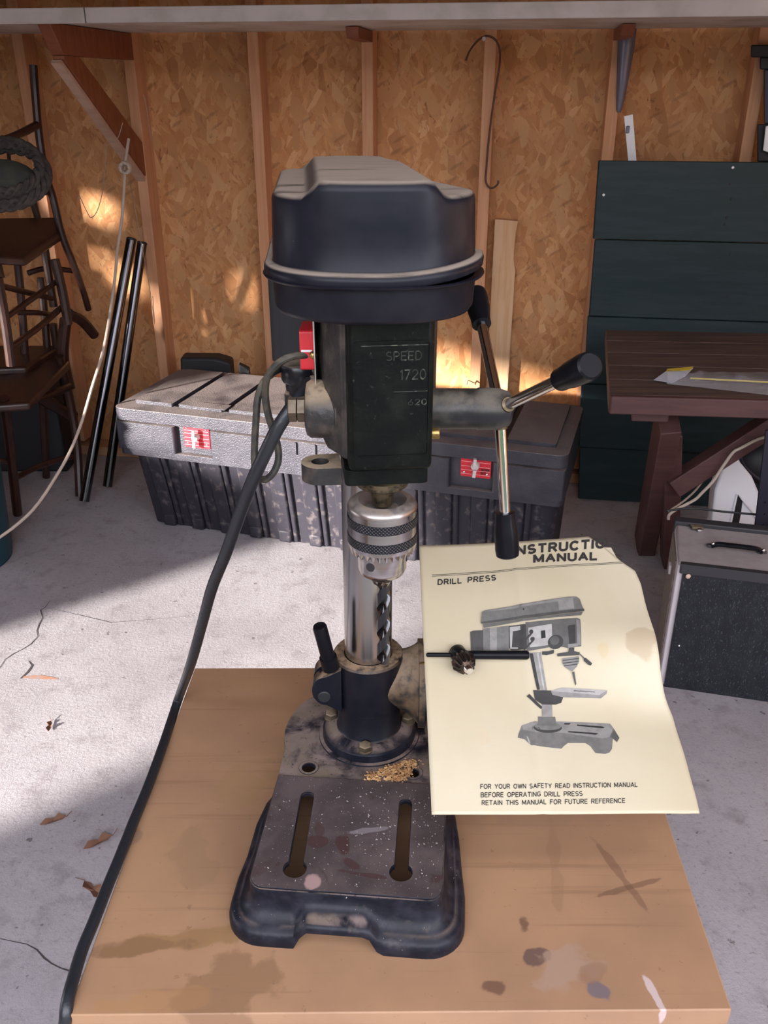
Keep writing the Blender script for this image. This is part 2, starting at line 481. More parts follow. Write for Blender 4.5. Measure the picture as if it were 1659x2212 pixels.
def grey(v):
    k = 'grey print %03d' % int(v * 100)
    if k not in bpy.data.materials:
        M(k, (v, v * 0.95, v * 0.88), 0.6, col2=(v * 0.8, v * 0.76, v * 0.7), scale=120)
    return bpy.data.materials[k]


def polyplastic():
    m, nt, bs = nt_new('clear bag film')
    bs.inputs['Base Color'].default_value = (0.8, 0.8, 0.85, 1)
    bs.inputs['Roughness'].default_value = 0.12
    bs.inputs['Alpha'].default_value = 0.28
    bump(nt, bs, noise(nt, coords(nt), 60, 4), 0.8, 0.01)
    return m


# ---------------------------------------------------------------- mesh helpers
class MB:
    def __init__(s):
        s.v, s.f = [], []

    def add(s, vs, fs):
        o = len(s.v)
        s.v += [Vector(v) for v in vs]
        s.f += [tuple(i + o for i in f) for f in fs]
        return s

    def box(s, c, d, mat=None):
        hx, hy, hz = d[0] / 2, d[1] / 2, d[2] / 2
        vs = [Vector((x, y, z)) for x in (-hx, hx) for y in (-hy, hy) for z in (-hz, hz)]
        if mat is not None:
            vs = [mat @ v for v in vs]
        vs = [v + Vector(c) for v in vs]
        return s.add(vs, [(0, 1, 3, 2), (4, 6, 7, 5), (0, 4, 5, 1), (2, 3, 7, 6), (0, 2, 6, 4), (1, 5, 7, 3)])

    def hexa(s, p):
        """eight corners: bottom four round, then top four round"""
        return s.add(p, [(3, 2, 1, 0), (4, 5, 6, 7), (0, 1, 5, 4), (1, 2, 6, 5), (2, 3, 7, 6), (3, 0, 4, 7)])

    def frame(s, a):
        a = Vector(a).normalized()
        h = Vector((0, 0, 1)) if abs(a.z) < 0.9 else Vector((1, 0, 0))
        u = h.cross(a).normalized()
        return a, u, a.cross(u)

    def lathe(s, o, axis, prof, n=32, cap=True):
        """prof: (distance along the axis, radius)"""
        a, u, w = s.frame(axis)
        o = Vector(o)
        vs, fs = [], []
        for t, r in prof:
            for k in range(n):
                an = 2 * PI * k / n
                vs.append(o + a * t + (u * math.cos(an) + w * math.sin(an)) * r)
        for i in range(len(prof) - 1):
            for k in range(n):
                k2 = (k + 1) % n
                fs.append((i * n + k, i * n + k2, (i + 1) * n + k2, (i + 1) * n + k))
        if cap:
            fs.append(tuple(range(n))[::-1])
            fs.append(tuple((len(prof) - 1) * n + k for k in range(n)))
        return s.add(vs, fs)

    def cyl(s, p0, p1, r0, r1=None, n=24):
        p0, p1 = Vector(p0), Vector(p1)
        return s.lathe(p0, p1 - p0, [(0, r0), ((p1 - p0).length, r0 if r1 is None else r1)], n)

    def tube(s, pts, r, n=12, smooth=8):
        pts = [Vector(p) for p in pts]
        if smooth and len(pts) > 2:
            out = []
            for i in range(len(pts) - 1):
                p0, p1, p2, p3 = pts[max(i - 1, 0)], pts[i], pts[i + 1], pts[min(i + 2, len(pts) - 1)]
                for k in range(smooth):
                    t = k / smooth
                    out.append(0.5 * ((2 * p1) + (p2 - p0) * t + (2 * p0 - 5 * p1 + 4 * p2 - p3) * t * t + (3 * p1 - p0 - 3 * p2 + p3) * t ** 3))
            pts = out + [pts[-1]]
        u = None
        vs, fs = [], []
        m = len(pts)
        for i, p in enumerate(pts):
            a = (pts[min(i + 1, m - 1)] - pts[max(i - 1, 0)]).normalized()
            if u is None:
                _, u, w = s.frame(a)
            u = (u - a * u.dot(a)).normalized()
            w = a.cross(u)
            rr = r(i / (m - 1)) if callable(r) else r
            for k in range(n):
                an = 2 * PI * k / n
                vs.append(p + (u * math.cos(an) + w * math.sin(an)) * rr)
        for i in range(m - 1):
            for k in range(n):
                k2 = (k + 1) % n
                fs.append((i * n + k, i * n + k2, (i + 1) * n + k2, (i + 1) * n + k))
        fs.append(tuple(range(n))[::-1])
        fs.append(tuple((m - 1) * n + k for k in range(n)))
        return s.add(vs, fs)

    def prism(s, poly, z0, z1, fn=None, holes=()):
        """poly (and holes) in x, y; extruded z0..z1; fn maps (x, y, z) to the place"""
        loops = [list(poly)] + [list(h) for h in holes]
        flat = [p for l in loops for p in l]
        tris = tessellate_polygon([[Vector((x, y, 0)) for x, y in l] for l in loops])
        n = len(flat)
        vs = [Vector((x, y, z0)) for x, y in flat] + [Vector((x, y, z1)) for x, y in flat]
        fs = []
        for t in tris:
            a, b, c = (Vector((*flat[i], 0)) for i in t)
            if (b - a).cross(c - a).z < 0:
                t = t[::-1]
            fs.append(tuple(i + n for i in t))
            fs.append(tuple(t[::-1]))
        o = 0
        for l in loops:
            for k in range(len(l)):
                k2 = (k + 1) % len(l)
                fs.append((o + k, o + k2, o + k2 + n, o + k + n))
            o += len(l)
        if fn:
            vs = [Vector(fn(*v)) for v in vs]
        return s.add(vs, fs)

    def sphere(s, c, r, n=16, sc=(1, 1, 1)):
        c = Vector(c)
        vs, fs = [], []
        m = n // 2
        for i in range(1, m):
            ph = PI * i / m
            for k in range(n):
                th = 2 * PI * k / n
                vs.append(c + Vector((math.sin(ph) * math.cos(th) * sc[0], math.sin(ph) * math.sin(th) * sc[1], math.cos(ph) * sc[2])) * r)
        top, bot = len(vs), len(vs) + 1
        vs += [c + Vector((0, 0, r * sc[2])), c - Vector((0, 0, r * sc[2]))]
        for i in range(m - 2):
            for k in range(n):
                k2 = (k + 1) % n
                fs.append((i * n + k, (i + 1) * n + k, (i + 1) * n + k2, i * n + k2))
        for k in range(n):
            k2 = (k + 1) % n
            fs.append((top, k, k2))
            fs.append((bot, (m - 2) * n + k2, (m - 2) * n + k))
        return s.add(vs, fs)

    def build(s, name, mat, parent=None, local=False, bevel=0.0, seg=2, smooth=True, angle=35, origin=None, fix=True):
        org = Vector((0, 0, 0))
        if parent is None and not local:
            if origin is None:
                xs = [v.x for v in s.v]
                ys = [v.y for v in s.v]
                origin = ((min(xs) + max(xs)) / 2, (min(ys) + max(ys)) / 2, min(v.z for v in s.v))
            org = Vector(origin)
        elif parent is not None and not local:
            p = parent
            while p:
                org += p.location
                p = p.parent
            if origin is not None:
                org = Vector(origin)
        me = bpy.data.meshes.new(name)
        me.from_pydata([tuple(v - org) for v in s.v], [], s.f)
        me.update()
        if fix:
            bm = bmesh.new()
            bm.from_mesh(me)
            bmesh.ops.recalc_face_normals(bm, faces=bm.faces)
            bm.to_mesh(me)
            bm.free()
        if mat:
            me.materials.append(mat)
        if smooth:
            me.shade_smooth()
            me.set_sharp_from_angle(angle=R(angle))
        o = bpy.data.objects.new(name, me)
        COL.objects.link(o)
        if parent is not None:
            o.parent = parent
            if origin is not None:
                pw = Vector((0, 0, 0))
                p = parent
                while p:
                    pw += p.location
                    p = p.parent
                o.location = org - pw
        elif not local:
            o.location = org
        if bevel:
            b = o.modifiers.new('bevel', 'BEVEL')
            b.width, b.segments, b.limit_method, b.angle_limit = bevel, seg, 'ANGLE', R(35)
            b.harden_normals = False
        return o


def tag(o, label=None, cat=None, group=None, kind=None):
    for k, v in (('label', label), ('category', cat), ('group', group), ('kind', kind)):
        if v:
            o[k] = v
    return o


def thing(name, loc, label, cat, group=None):
    o = bpy.data.objects.new(name, None)
    COL.objects.link(o)
    o.location = loc
    o.empty_display_size = 0.05
    return tag(o, label, cat, group)


def circ(cx, cy, r, n=20, a0=0, a1=2 * PI, ry=None):
    full = abs(a1 - a0 - 2 * PI) < 1e-6
    m = n if full else n + 1
    return [(cx + r * math.cos(a0 + (a1 - a0) * k / n), cy + (ry or r) * math.sin(a0 + (a1 - a0) * k / n)) for k in range(m)]


def rect(x0, y0, x1, y1, r=0.0, n=5):
    if r <= 0:
        return [(x0, y0), (x1, y0), (x1, y1), (x0, y1)]
    return (circ(x1 - r, y0 + r, r, n, -PI / 2, 0) + circ(x1 - r, y1 - r, r, n, 0, PI / 2)
            + circ(x0 + r, y1 - r, r, n, PI / 2, PI) + circ(x0 + r, y0 + r, r, n, PI, 1.5 * PI))


def gang(ox, oy, ang):
    """local frame turned by ang (clockwise seen from above) -> world"""
    c, s = math.cos(ang), math.sin(ang)
    return lambda x, y, z: (ox + x * c + y * s, oy - x * s + y * c, z)


# ================================================================= THE SETTING
WY = R(8.5)
DOOR, FW = 2.3, -0.50          # half width and plane of the open garage door behind the camera
WD = Vector((math.cos(WY), -math.sin(WY), 0))
WN = Vector((math.sin(WY), math.cos(WY), 0))
W0 = Vector((0, 3.2, 0))
WROT = Matrix.Rotation(-WY, 4, 'Z')


def on_wall(x, y, off=0.0):
    """sight line met with a plane parallel to the stud fronts, off metres into the room"""
    return onp(x, y, W0 - WN * off, WN)


def wl(p):
    """world -> wall frame (along, into the wall, up)"""
    q = Vector(p) - W0
    return Vector((q.dot(WD), q.dot(WN), q.z))


fl = MB().box((0.0, 1.8, -0.06), (5.6, 4.4, 0.12)).build('floor', MT['concrete'], local=True)
tag(fl, kind='structure')


def strip(pts, w, z=0.0006):
    b = MB()
    vs = []
    for i, p in enumerate(pts):
        a = (pts[min(i + 1, len(pts) - 1)] - pts[max(i - 1, 0)]).normalized()
        sd = Vector((-a.y, a.x, 0)) * w * (0.5 + random.random()) * (0.4 if i in (0, len(pts) - 1) else 1)
        vs += [p + sd + Vector((0, 0, z)), p - sd + Vector((0, 0, z))]
    return b.add(vs, [(2 * i, 2 * i + 1, 2 * i + 3, 2 * i + 2) for i in range(len(pts) - 1)])


for path, w in (([(108, 1298), (98, 1312), (88, 1318), (92, 1335), (84, 1350), (80, 1362), (82, 1375), (66, 1392), (50, 1402), (30, 1412), (12, 1424), (0, 1442), (-14, 1460)], 0.0016),
                ([(0, 2028), (28, 2034), (58, 2040), (80, 2052), (96, 2070), (112, 2082), (132, 2092), (152, 2098), (180, 2110)], 0.0012),
                ([(45, 1466), (60, 1452), (70, 1438), (62, 1428)], 0.004),
                ([(90, 1310), (240, 1345), (430, 1330)], 0.0008)):
    strip([onz(x, y, 0) for x, y in path], w).build('crack', MT['crack'], fl, local=True, smooth=False)
strip([onz(x, y, 0) for x, y in ((50, 1463), (85, 1463), (125, 1467))], 0.008).build('rust_mark', MT['rust'], fl, local=True, smooth=False)

# back wall: framing over strand board
wb = MB().box((0, 0.125, 1.25), (5.6, 0.05, 2.5)).build('wall_back', MT['darkroom'], local=True)
wb.location = W0
wb.rotation_euler = (0, 0, -WY)
tag(wb, kind='structure')
joints = [-2.78, -1.655, -0.433, 0.734, 1.954, 2.78]
for k in range(5):
    x0, x1 = joints[k], joints[k + 1]
    MB().box(((x0 + x1) / 2, 0.094, 1.25), (x1 - x0 - 0.004, 0.012, 2.5)).build('strand_board_panel', MT['osb'], wb, local=True, smooth=False)
stud_x = [-2.49, -2.08, -1.674, -1.272, -0.883, -0.452, -0.074, 0.320, 0.715, 1.145, 1.55, 1.95, 2.35]
for sx in stud_x:
    MB().box((sx + 0.019, 0.0435, 1.25), (0.038, 0.087, 2.38)).build('stud', MT['stud'], wb, local=True, bevel=0.0015, seg=1)
MB().box((0, 0.0435, 0.02), (5.5, 0.087, 0.038)).build('bottom_plate', MT['plate'], wb, local=True, bevel=0.0015, seg=1)
MB().box((0, 0.0435, 2.46), (5.5, 0.087, 0.038)).build('top_plate', MT['plate'], wb, local=True, bevel=0.0015, seg=1)
# nail bent over on the stud by the post, seen under the lever
p = on_wall(1030, 824)
MB().tube([p, p - WN * 0.02 - WD * 0.008, p - WN * 0.03 - WD * 0.03 + Vector((0, 0, 0.012)), p - WN * 0.03 - WD * 0.034 + Vector((0, 0, -0.004))], 0.0016, 6, 3).build(
    'bent_nail', MT['wire'], None)
tag(bpy.data.objects['bent_nail'], 'small bent nail sticking out of the stud right of the drill press head', 'nail')


def holed_wall(name, x, y0, y1, z1, holes, t=0.1):
    """wall in the plane x = const, holes given as (ya, yb, za, zb)"""
    b = MB()
    b.prism(rect(y0, 0, y1, z1), 0, t, lambda a, c, d: (x - d, a, c), [rect(h[0], h[2], h[1], h[3])[::-1] for h in holes])
    o = b.build(name, MT['darkroom'], local=True, smooth=False)
    return tag(o, kind='structure')


WL = -2.6


def back(p, w, h):
    """gap in the left wall that lets the low sun reach p"""
    p = Vector(p)
    q = p - SUN_T * ((p.x - WL) / SUN_T.x)
    return (q.y - w, q.z - h, q.y + w, q.z + h)


# made-up openings in the unseen side wall, shaped to throw the sun patches: y0, z0, y1, z1
holes = [(-0.02, 0.30, 0.92, 0.76), (0.42, 0.76, 0.92, 1.20), (0.92, 0.80, 1.46, 1.20),
         back(on_wall(212, 452, -0.08), 0.05, 0.032), back(on_wall(538, 628, -0.08), 0.035, 0.03), back(on_wall(255, 640, 0.1), 0.035, 0.018),
         back(on_wall(125, 590, 0.1), 0.045, 0.035), back(on_wall(340, 675, 0.0), 0.022, 0.025), back(on_wall(430, 700, -0.08), 0.03, 0.012), back(on_wall(215, 560, -0.08), 0.04, 0.012)]
ys = sorted({FW - 0.1, 3.75, *[h[0] for h in holes], *[h[2] for h in holes]})
zs = sorted({0.0, 2.5, *[h[1] for h in holes], *[h[3] for h in holes]})
b = MB()
for y0, y1 in zip(ys, ys[1:]):
    run = None
    for z0, z1 in zip(zs, zs[1:]):
        ym, zm = (y0 + y1) / 2, (z0 + z1) / 2
        open_ = any(h[0] < ym < h[2] and h[1] < zm < h[3] for h in holes)
        if open_:
            if run is not None:
                b.box((WL - 0.01, ym, (run + z0) / 2), (0.02, y1 - y0, z0 - run))
            run = None
        elif run is None:
            run = z0
    if run is not None:
        b.box((WL - 0.01, ym, (run + 2.5) / 2), (0.02, y1 - y0, 2.5 - run))
tag(b.build('wall_left', MT['darkroom'], local=True, smooth=False), kind='structure')
holed_wall('wall_right', 2.7, FW - 0.1, 3.4, 2.5, [])
bw = MB().prism(rect(-2.7, 0, 2.7, 2.5), 0, 0.1, lambda a, c, d: (a, FW - d, c), [rect(-1.35, 0.001, DOOR, 2.15)[::-1]]).build('wall_front', MT['darkroom'], local=True, smooth=False)
tag(bw, kind='structure')
ce = MB().box((0, 1.8, 2.56), (5.6, 4.1, 0.12)).build('ceiling', MT['darkroom'], local=True)
tag(ce, kind='structure')
gr = MB().box((0, 0, -0.16), (60, 60, 0.1)).build('driveway', MT['outside'], local=True)
tag(gr, kind='structure')
hg = MB().box((2.0, -9.5, 1.5), (18, 1.2, 3.3)).build('sky_screen', MT['sky_screen'])  # unseen block added to cut the low sky and darken reflections
tag(hg, kind='structure')
hg = MB().box((-2.68, -2.3, 1.0), (0.12, 4.0, 2.3)).build('sun_screen', MT['darkroom'])  # added screen out of view, keeps direct sun off the work table
tag(hg, kind='structure')
portal(((DOOR - 1.35) / 2, FW - 0.02, 1.075), (PI / 2, 0, PI), DOOR + 1.35, 2.15)
portal((WL - 0.02, 0.77, 0.75), (0, -PI / 2, 0), 0.90, 1.38)

# shelf on brackets along the back wall
SHZ = 1.522


def wallframe(a, c, d):          # along, into room, height -> world
    v = W0 + WD * a - WN * c
    return (v.x, v.y, d)


SHJ = (onp(181, 20, W0 - WN * 0.58, WN) - W0).dot(WD)
sh = thing('wall_shelf', wallframe(0, 0, SHZ), 'long white painted shelf along the top of the back wall, on wooden brackets', 'shelf')
for a0, a1 in ((-2.3, SHJ - 0.0015), (SHJ + 0.0015, 2.2)):
    MB().prism(rect(a0, 0.002, a1, 0.56), SHZ + 0.002, SHZ + 0.02, wallframe).build('shelf_board', MT['shelf_under'], sh)
    MB().prism(rect(a0, 0.561, a1, 0.58), SHZ - 0.004, SHZ + 0.034, wallframe).build('front_rail', MT['shelf'], sh, bevel=0.002)
for i, sx in enumerate((-0.883, -0.074, 0.715)):
    fn = lambda a, c, d: wallframe(a, c, d)
    h = 0.078 if i == 0 else 0.03
    MB().prism([(0.0, SHZ), (0.0, SHZ - h), (0.50 if i == 0 else 0.25, SHZ - h), (0.56 if i == 0 else 0.27, SHZ)], sx, sx + 0.038,
               lambda c, d, a: wallframe(a, c, d)).build('bracket_arm', MT['bracket'], sh, bevel=0.002)
    if i == 0:
        q = [(0.0, 1.05), (0.0, 1.13), (0.47, SHZ - h), (0.545, SHZ - 0.005), (0.56, SHZ - 0.03)]
        MB().prism([(0.001, 1.08), (0.001, 1.19), (0.40, SHZ - h - 0.001), (0.50, SHZ - h - 0.001), (0.5, SHZ - h - 0.01)], sx + 0.002, sx + 0.036,
                   lambda c, d, a: wallframe(a, c, d)).build('brace', MT['bracket'], sh, bevel=0.002)
        MB().prism([(0.001, 1.062), (0.001, 1.079), (0.502, SHZ - h - 0.012), (0.512, SHZ - h - 0.02)], sx, sx + 0.03,
                   lambda c, d, a: wallframe(a, c, d)).build('brace_edge', MT['edge'], sh)
MB().box(on_wall(745, 28, 0.03) + Vector((0, 0, 0)), (0.17, 0.05, 0.045), WROT.to_3x3()).build('packing_block', MT['stud'], sh, bevel=0.002)

# small things on the wall
hk = MB().tube([on_wall(x, y, 0.012) for x, y in ((1006, 131), (1016, 108), (1034, 86), (1052, 78), (1070, 86), (1079, 106), (1079, 140), (1071, 190), (1062, 250), (1055, 310), (1051, 360), (1049, 388), (1054, 402), (1064, 406), (1075, 398), (1076, 390))], 0.0032, 8, 5)
tag(hk.build('wire_hook', MT['wire']), 'long rusty wire hook hanging from the stud right of the drill press', 'hook')
pn = on_wall(1046, 84, 0.0)
MB().cyl(pn, pn - WN * 0.016, 0.006, 0.006, 12).build('hook_screw', MT['greyplastic'], bpy.data.objects['wire_hook'], fix=True)

tp = thing('tapered_bracket', on_wall(1350, 240, 0.0), 'blue-grey tapered metal bracket screwed to the stud above the green boards', 'bracket')
b = MB()
sec = [(56, 1357, 32), (75, 1354, 33), (100, 1352, 32), (140, 1348, 27), (180, 1344, 21), (215, 1340, 16), (236, 1337, 11), (243, 1337, 7)]
vs = []
for (y, x, w) in sec:
    c = on_wall(x, y, 0)
    hw = w * 0.5 * 3.05 / 1912
    th = 0.030 if y > 60 else 0.012
    for dx, dn in ((-1, 0.0), (-1, 0.4), (-0.1, 1.0), (0.25, 0.95), (1, 0.35), (1, 0.0)):
        vs.append(c + WD * hw * dx - WN * (0.001 + th * dn * (hw / 0.026)))
b.add(vs, [(i * 6 + k, i * 6 + (k + 1) % 6, (i + 1) * 6 + (k + 1) % 6, (i + 1) * 6 + k) for i in range(len(sec) - 1) for k in range(6)] + [(0, 1, 2, 3, 4, 5), tuple(len(sec) * 6 - 6 + k for k in range(6))[::-1]])
b.build('bracket_body', MT['greymetal'], tp, angle=60)
for x in (1341, 1361):
    q = on_wall(x, 84, 0.014)
    MB().cyl(q, q - WN * 0.010, 0.005, 0.004, 10).build('screw', MT['matblack'], tp)

lv = thing('spirit_level', on_wall(1368, 345, 0.03), 'white end of a narrow spirit level standing behind the green boards', 'level')
q = [on_wall(x, y, o) for o in (0.005, 0.028) for x, y in ((1376, 360), (1358, 360), (1348, 251), (1367, 247))]
MB().hexa([q[1], q[0], q[3], q[2], q[5], q[4], q[7], q[6]]).build('rail', MT['white'], lv, bevel=0.001)
q = on_wall(1356, 280, 0.030)
MB().box(q, (0.010, 0.006, 0.022), WROT.to_3x3()).build('vial', MT['greymetal'], lv, bevel=0.002)

# offcut standing by the stud
b = MB()
pl0, pr0 = wl(on_wall(1069, 476, -0.03)), wl(on_wall(1119, 480, -0.03))
n = 22
vs = []
for i in range(n + 1):
    z = 0.0 + (pl0.z) * i / n
    jag = (random.random() - 0.5) * 0.006 - (0.022 if 0.86 < i / n < 0.99 else 0) * 0.8
    for a, c in ((pl0.x, 0.0), (pr0.x + jag, 0.0), (pr0.x + jag * 0.4, 0.038), (pl0.x, 0.038)):
        vs.append(Vector(wallframe(a, c - 0.082, z + 0.006 * mnoise.noise(Vector((a * 60, i, 0))) * (i == n))))
b.add(vs, [(i * 4 + k, i * 4 + (k + 1) % 4, (i + 1) * 4 + (k + 1) % 4, (i + 1) * 4 + k) for i in range(n) for k in range(4)] + [(0, 1, 2, 3), tuple(n * 4 + k for k in (3, 2, 1, 0))])
b2 = MB()
for v in b.v:
    pass
tag(b.build('lumber_offcut', MT['offcut'], smooth=False), 'rough pale pine offcut standing upright against the board wall behind the lever', 'lumber')

# ================================================================= GREEN BOARDS
gp = thing('green_board_panel', wallframe(0.5, 0.1, 0.0), 'dark green painted plank panel leaning on the wall behind the red-brown table', 'panel')
rows = [(347, 516, 1293, 1281), (518, 682, 1285, 1272), (684, 828, 1270, 1262), (830, 965, 1256, 1250), (967, 1090, 1252, 1248)]
for i, (ya, yb, xa, xb) in enumerate(rows):
    off = 0.10 + 0.012 * i
    A, B = wl(on_wall(xa, ya, off)), wl(on_wall(xb, yb, off))
    za, zb = A.z, B.z
    if i == len(rows) - 1:
        zb = 0.004
    pts = [(A.x, za), (B.x, zb), (1.45, zb), (1.45, za)]
    o = MB().prism(pts[::-1], off - 0.022 + (0.004 if i % 2 else 0), off, lambda a, d, c: wallframe(a, c, d)).build('plank', MT['green'], gp, bevel=0.003)
for x, y in ((1577, 398), (1570, 470), (1580, 430), (1578, 550), (1573, 640), (1304, 421), (1583, 362), (1565, 485)):
    q = on_wall(x, y, 0.101 + (0.012 if y > 517 else 0))
    MB().lathe(q, -WN, [(0, 0.0045), (0.0012, 0.004), (0.0016, 0.001)], 8).build('nail_head', MT['white'] if x in (1304, 1583) else MT['matblack'], gp)

# black tool hanging at the right edge
tl = thing('hanging_tool', on_wall(1650, 345, 0.05), 'black tool with a white lower part hanging at the right end of the wall', 'tool')
for nm, (x0, y0, x1, y1), mt in (('crossbar', (1622, 97, 1700, 124), 'matblack'), ('neck', (1641, 124, 1700, 150), 'matblack'), ('shaft', (1650, 150, 1700, 268), 'navy'), ('foot', (1636, 268, 1700, 350), 'matblack')):
    c = [on_wall(x, y, o) for o in (0.01, 0.05) for x, y in ((x0, y1), (x1, y1), (x1, y0), (x0, y0))]
    MB().hexa(c).build(nm, MT[mt], tl, bevel=0.004)
c = [on_wall(x, y, o) for o in (0.051, 0.075) for x, y in ((1648, 325), (1700, 345), (1700, 270), (1654, 272))]
MB().hexa(c).build('white_guard', MT['white'], tl, bevel=0.003)

# ================================================================= TOOL CHEST
TY = R(17)
TC = Vector((-0.862, 2.672, 0))
tdx = Vector((math.cos(TY), -math.sin(TY), 0))
tdy = Vector((math.sin(TY), math.cos(TY), 0))


def tb(x, y, z):
    v = TC + tdx * x + tdy * y
    return (v.x, v.y, z)


def tbl(px, py, z):
    q = onz(px, py, z) - TC
    return q.dot(tdx), q.dot(tdy)


def tbf(px, py):
    """pixel -> (along, height) on the chest's front face"""
    q = onp(px, py, TC, tdy) - TC
    return q.dot(tdx), q.z


TL, TD_ = 1.43, 0.45
ch = thing('tool_chest', tb(TL / 2, TD_ / 2, 0), 'long black plastic tool chest with two red latch plates on the floor', 'chest')
lid = MB().prism(rect(0, 0, TL, TD_, 0.03), 0.408, 0.448, tb).build('lid', MT['toolbox'], ch, bevel=0.012, seg=3)
gx = [0.14, tbl(372, 880, 0.455)[0], tbl(480, 892, 0.455)[0], 0.62, 0.80, tbl(1092, 942, 0.455)[0], tbl(1216, 945, 0.455)[0]]
gx = [0.05] + sorted(gx[1:3] + [tbl(1092, 942, 0.455)[0], tbl(1216, 945, 0.455)[0]] + [0.66, 0.85]) + [TL - 0.045]
for i in range(len(gx) - 1):
    a, b_ = gx[i] + (0.010 if i else 0), gx[i + 1] - (0.010 if i < len(gx) - 2 else 0)
    if b_ - a > 0.03:
        MB().prism(rect(a, 0.055, b_, TD_ - 0.035, 0.006), 0.4485, 0.460, tb).build('lid_field', MT['toolbox'], lid, bevel=0.003)
        if i:
            MB().prism(rect(a - 0.0195, 0.06, a - 0.0005, TD_ - 0.04), 0.4481, 0.4492, tb).build('lid_groove', MT['groove'], lid)
q0 = tbl(405, 878, 0.461)
MB().prism(rect(q0[0], q0[1], q0[0] + 0.13, q0[1] + 0.045, 0.004), 0.4601, 0.463, tb).build('lid_badge', MT['toolbox'], lid, bevel=0.001)

lat = [tbf(421, 946), tbf(1026, 1008)]
lw, lh = 0.088, 0.076
xs = [0.004]
for (lx, lz) in lat:
    xs += [lx - lw / 2 - 0.030, lx + lw / 2 + 0.006]
xs.append(TL - 0.004)
band = MB()
for i in range(0, len(xs), 2):
    band.prism(rect(xs[i], 0.0, xs[i + 1], TD_ - 0.01, 0.008), 0.312, 0.402, tb)
band.prism(rect(0.01, 0.020, TL - 0.01, TD_ - 0.02, 0.008), 0.313, 0.401, tb)
band.build('upper_band', MT['toolbox'], ch, bevel=0.006, seg=2)
MB().prism(rect(0.004, 0.004, TL - 0.004, TD_ - 0.01, 0.02), 0.290, 0.3118, tb).build('ledge', MT['toolbox'], ch, bevel=0.006)
MB().prism(rect(0.015, 0.018, TL - 0.02, TD_ - 0.02, 0.03), 0.40, 0.409, tb).build('lid_seal', MT['groove'], ch)


def taper(x, y, z):
    k = (0.29 - z) / 0.29
    return tb(TL / 2 + (x - TL / 2) * (1 - 0.030 - 0.016 * k), 0.05 + y + (0.055 * k if y < 0.2 else -0.03 * k), z)


body = MB()
pts = rect(0.0, 0.0, TL, TD_ - 0.07, 0.03)
zs = [0.002, 0.03, 0.1, 0.2, 0.2895]
vs = [Vector(taper(x, y, z)) for z in zs for x, y in pts]
m_ = len(pts)
body.add(vs, [(i * m_ + k, i * m_ + (k + 1) % m_, (i + 1) * m_ + (k + 1) % m_, (i + 1) * m_ + k) for i in range(len(zs) - 1) for k in range(m_)]
         + [tuple(range(m_))[::-1], tuple((len(zs) - 1) * m_ + k for k in range(m_))])
body.build('body', MT['toolboxlow'], ch)
x = 0.05
i = 0
while x < TL - 0.09:
    for (dx, w, zb_) in ((0.0, 0.052, 0.016), (0.056, 0.018, 0.004)):
        q = [Vector(taper(x + dx + a, yy, z)) for z, yy0 in ((zb_, -0.010), (0.288, -0.012)) for a, yy in ((0, yy0), (w, yy0), (w, 0.002), (0, 0.002))]
        MB().hexa(q).build('rib', MT['toolboxlow'], ch, bevel=0.006)
    # bulging foot of each bay
    q = [Vector(taper(x + 0.004 + a, yy, z)) for z, ya in ((0.003, -0.020), (0.048, -0.013)) for a, yy in ((0, ya), (0.046, ya), (0.046, 0.0), (0, 0.0))]
    MB().hexa(q).build('rib_foot', MT['toolboxlow'], ch, bevel=0.008)
    x += 0.112
for (lx, lz) in lat:
    pl_ = MB().prism(rect(lx - lw / 2, lz - lh / 2, lx + lw / 2, lz + lh / 2, 0.004), -0.012, -0.018, lambda a, d, c: tb(a, -c, d)).build('latch_plate', MT['redplate'], ch)
    for dz in (0.018, 0.008, -0.006, -0.018, -0.030):
        MB().prism(rect(lx - lw / 2 + 0.002, lz + dz, lx + lw / 2 - 0.002, lz + dz + 0.0014), -0.0108, -0.0119, lambda a, d, c: tb(a, -c, d)).build('line', MT['pinkline'], pl_)
    for sx in (-1, 1):
        for sz in (-1, 1):
            q = Vector(tb(lx + sx * lw * 0.38, 0.0125, lz + sz * lh * 0.33))
            MB().sphere(q, 0.0038, 10).build('rivet', MT['pin'], pl_)
    q = Vector(tb(lx, 0.012, lz))
    kb = MB().lathe(q, -tdy, [(0, 0.012), (0.014, 0.012), (0.018, 0.010), (0.0185, 0.006), (0.0165, 0.005), (0.0165, 0.0005)], 20)
    kb.box(q - tdy * 0.020 + Vector((0, 0, 0.016)), (0.008, 0.012, 0.022), Matrix.Rotation(0.1, 3, 'Y'))
    kb.box(q - tdy * 0.020 - Vector((0, 0, 0.018)), (0.009, 0.012, 0.022), Matrix.Rotation(0.1, 3, 'Y'))
    kb.build('turn_knob', MT['greyplastic'], pl_)
# two raised tabs on the front
q1 = tbf(640, 943)
for dx in (0, 0.062):
    MB().prism(rect(q1[0] - 0.03 + dx * 1.0, 0.36, q1[0] + 0.0 + dx, 0.4005, 0.003), 0.0005, 0.006, lambda a, d, c: tb(a, -c, d)).build('front_tab', MT['toolbox'], ch, bevel=0.002)


def arc(cx, cy, rx, ry, a0, a1, n=10):
    return [(cx + rx * math.cos(R(a0 + (a1 - a0) * k / n)), cy + ry * math.sin(R(a0 + (a1 - a0) * k / n))) for k in range(n + 1)]


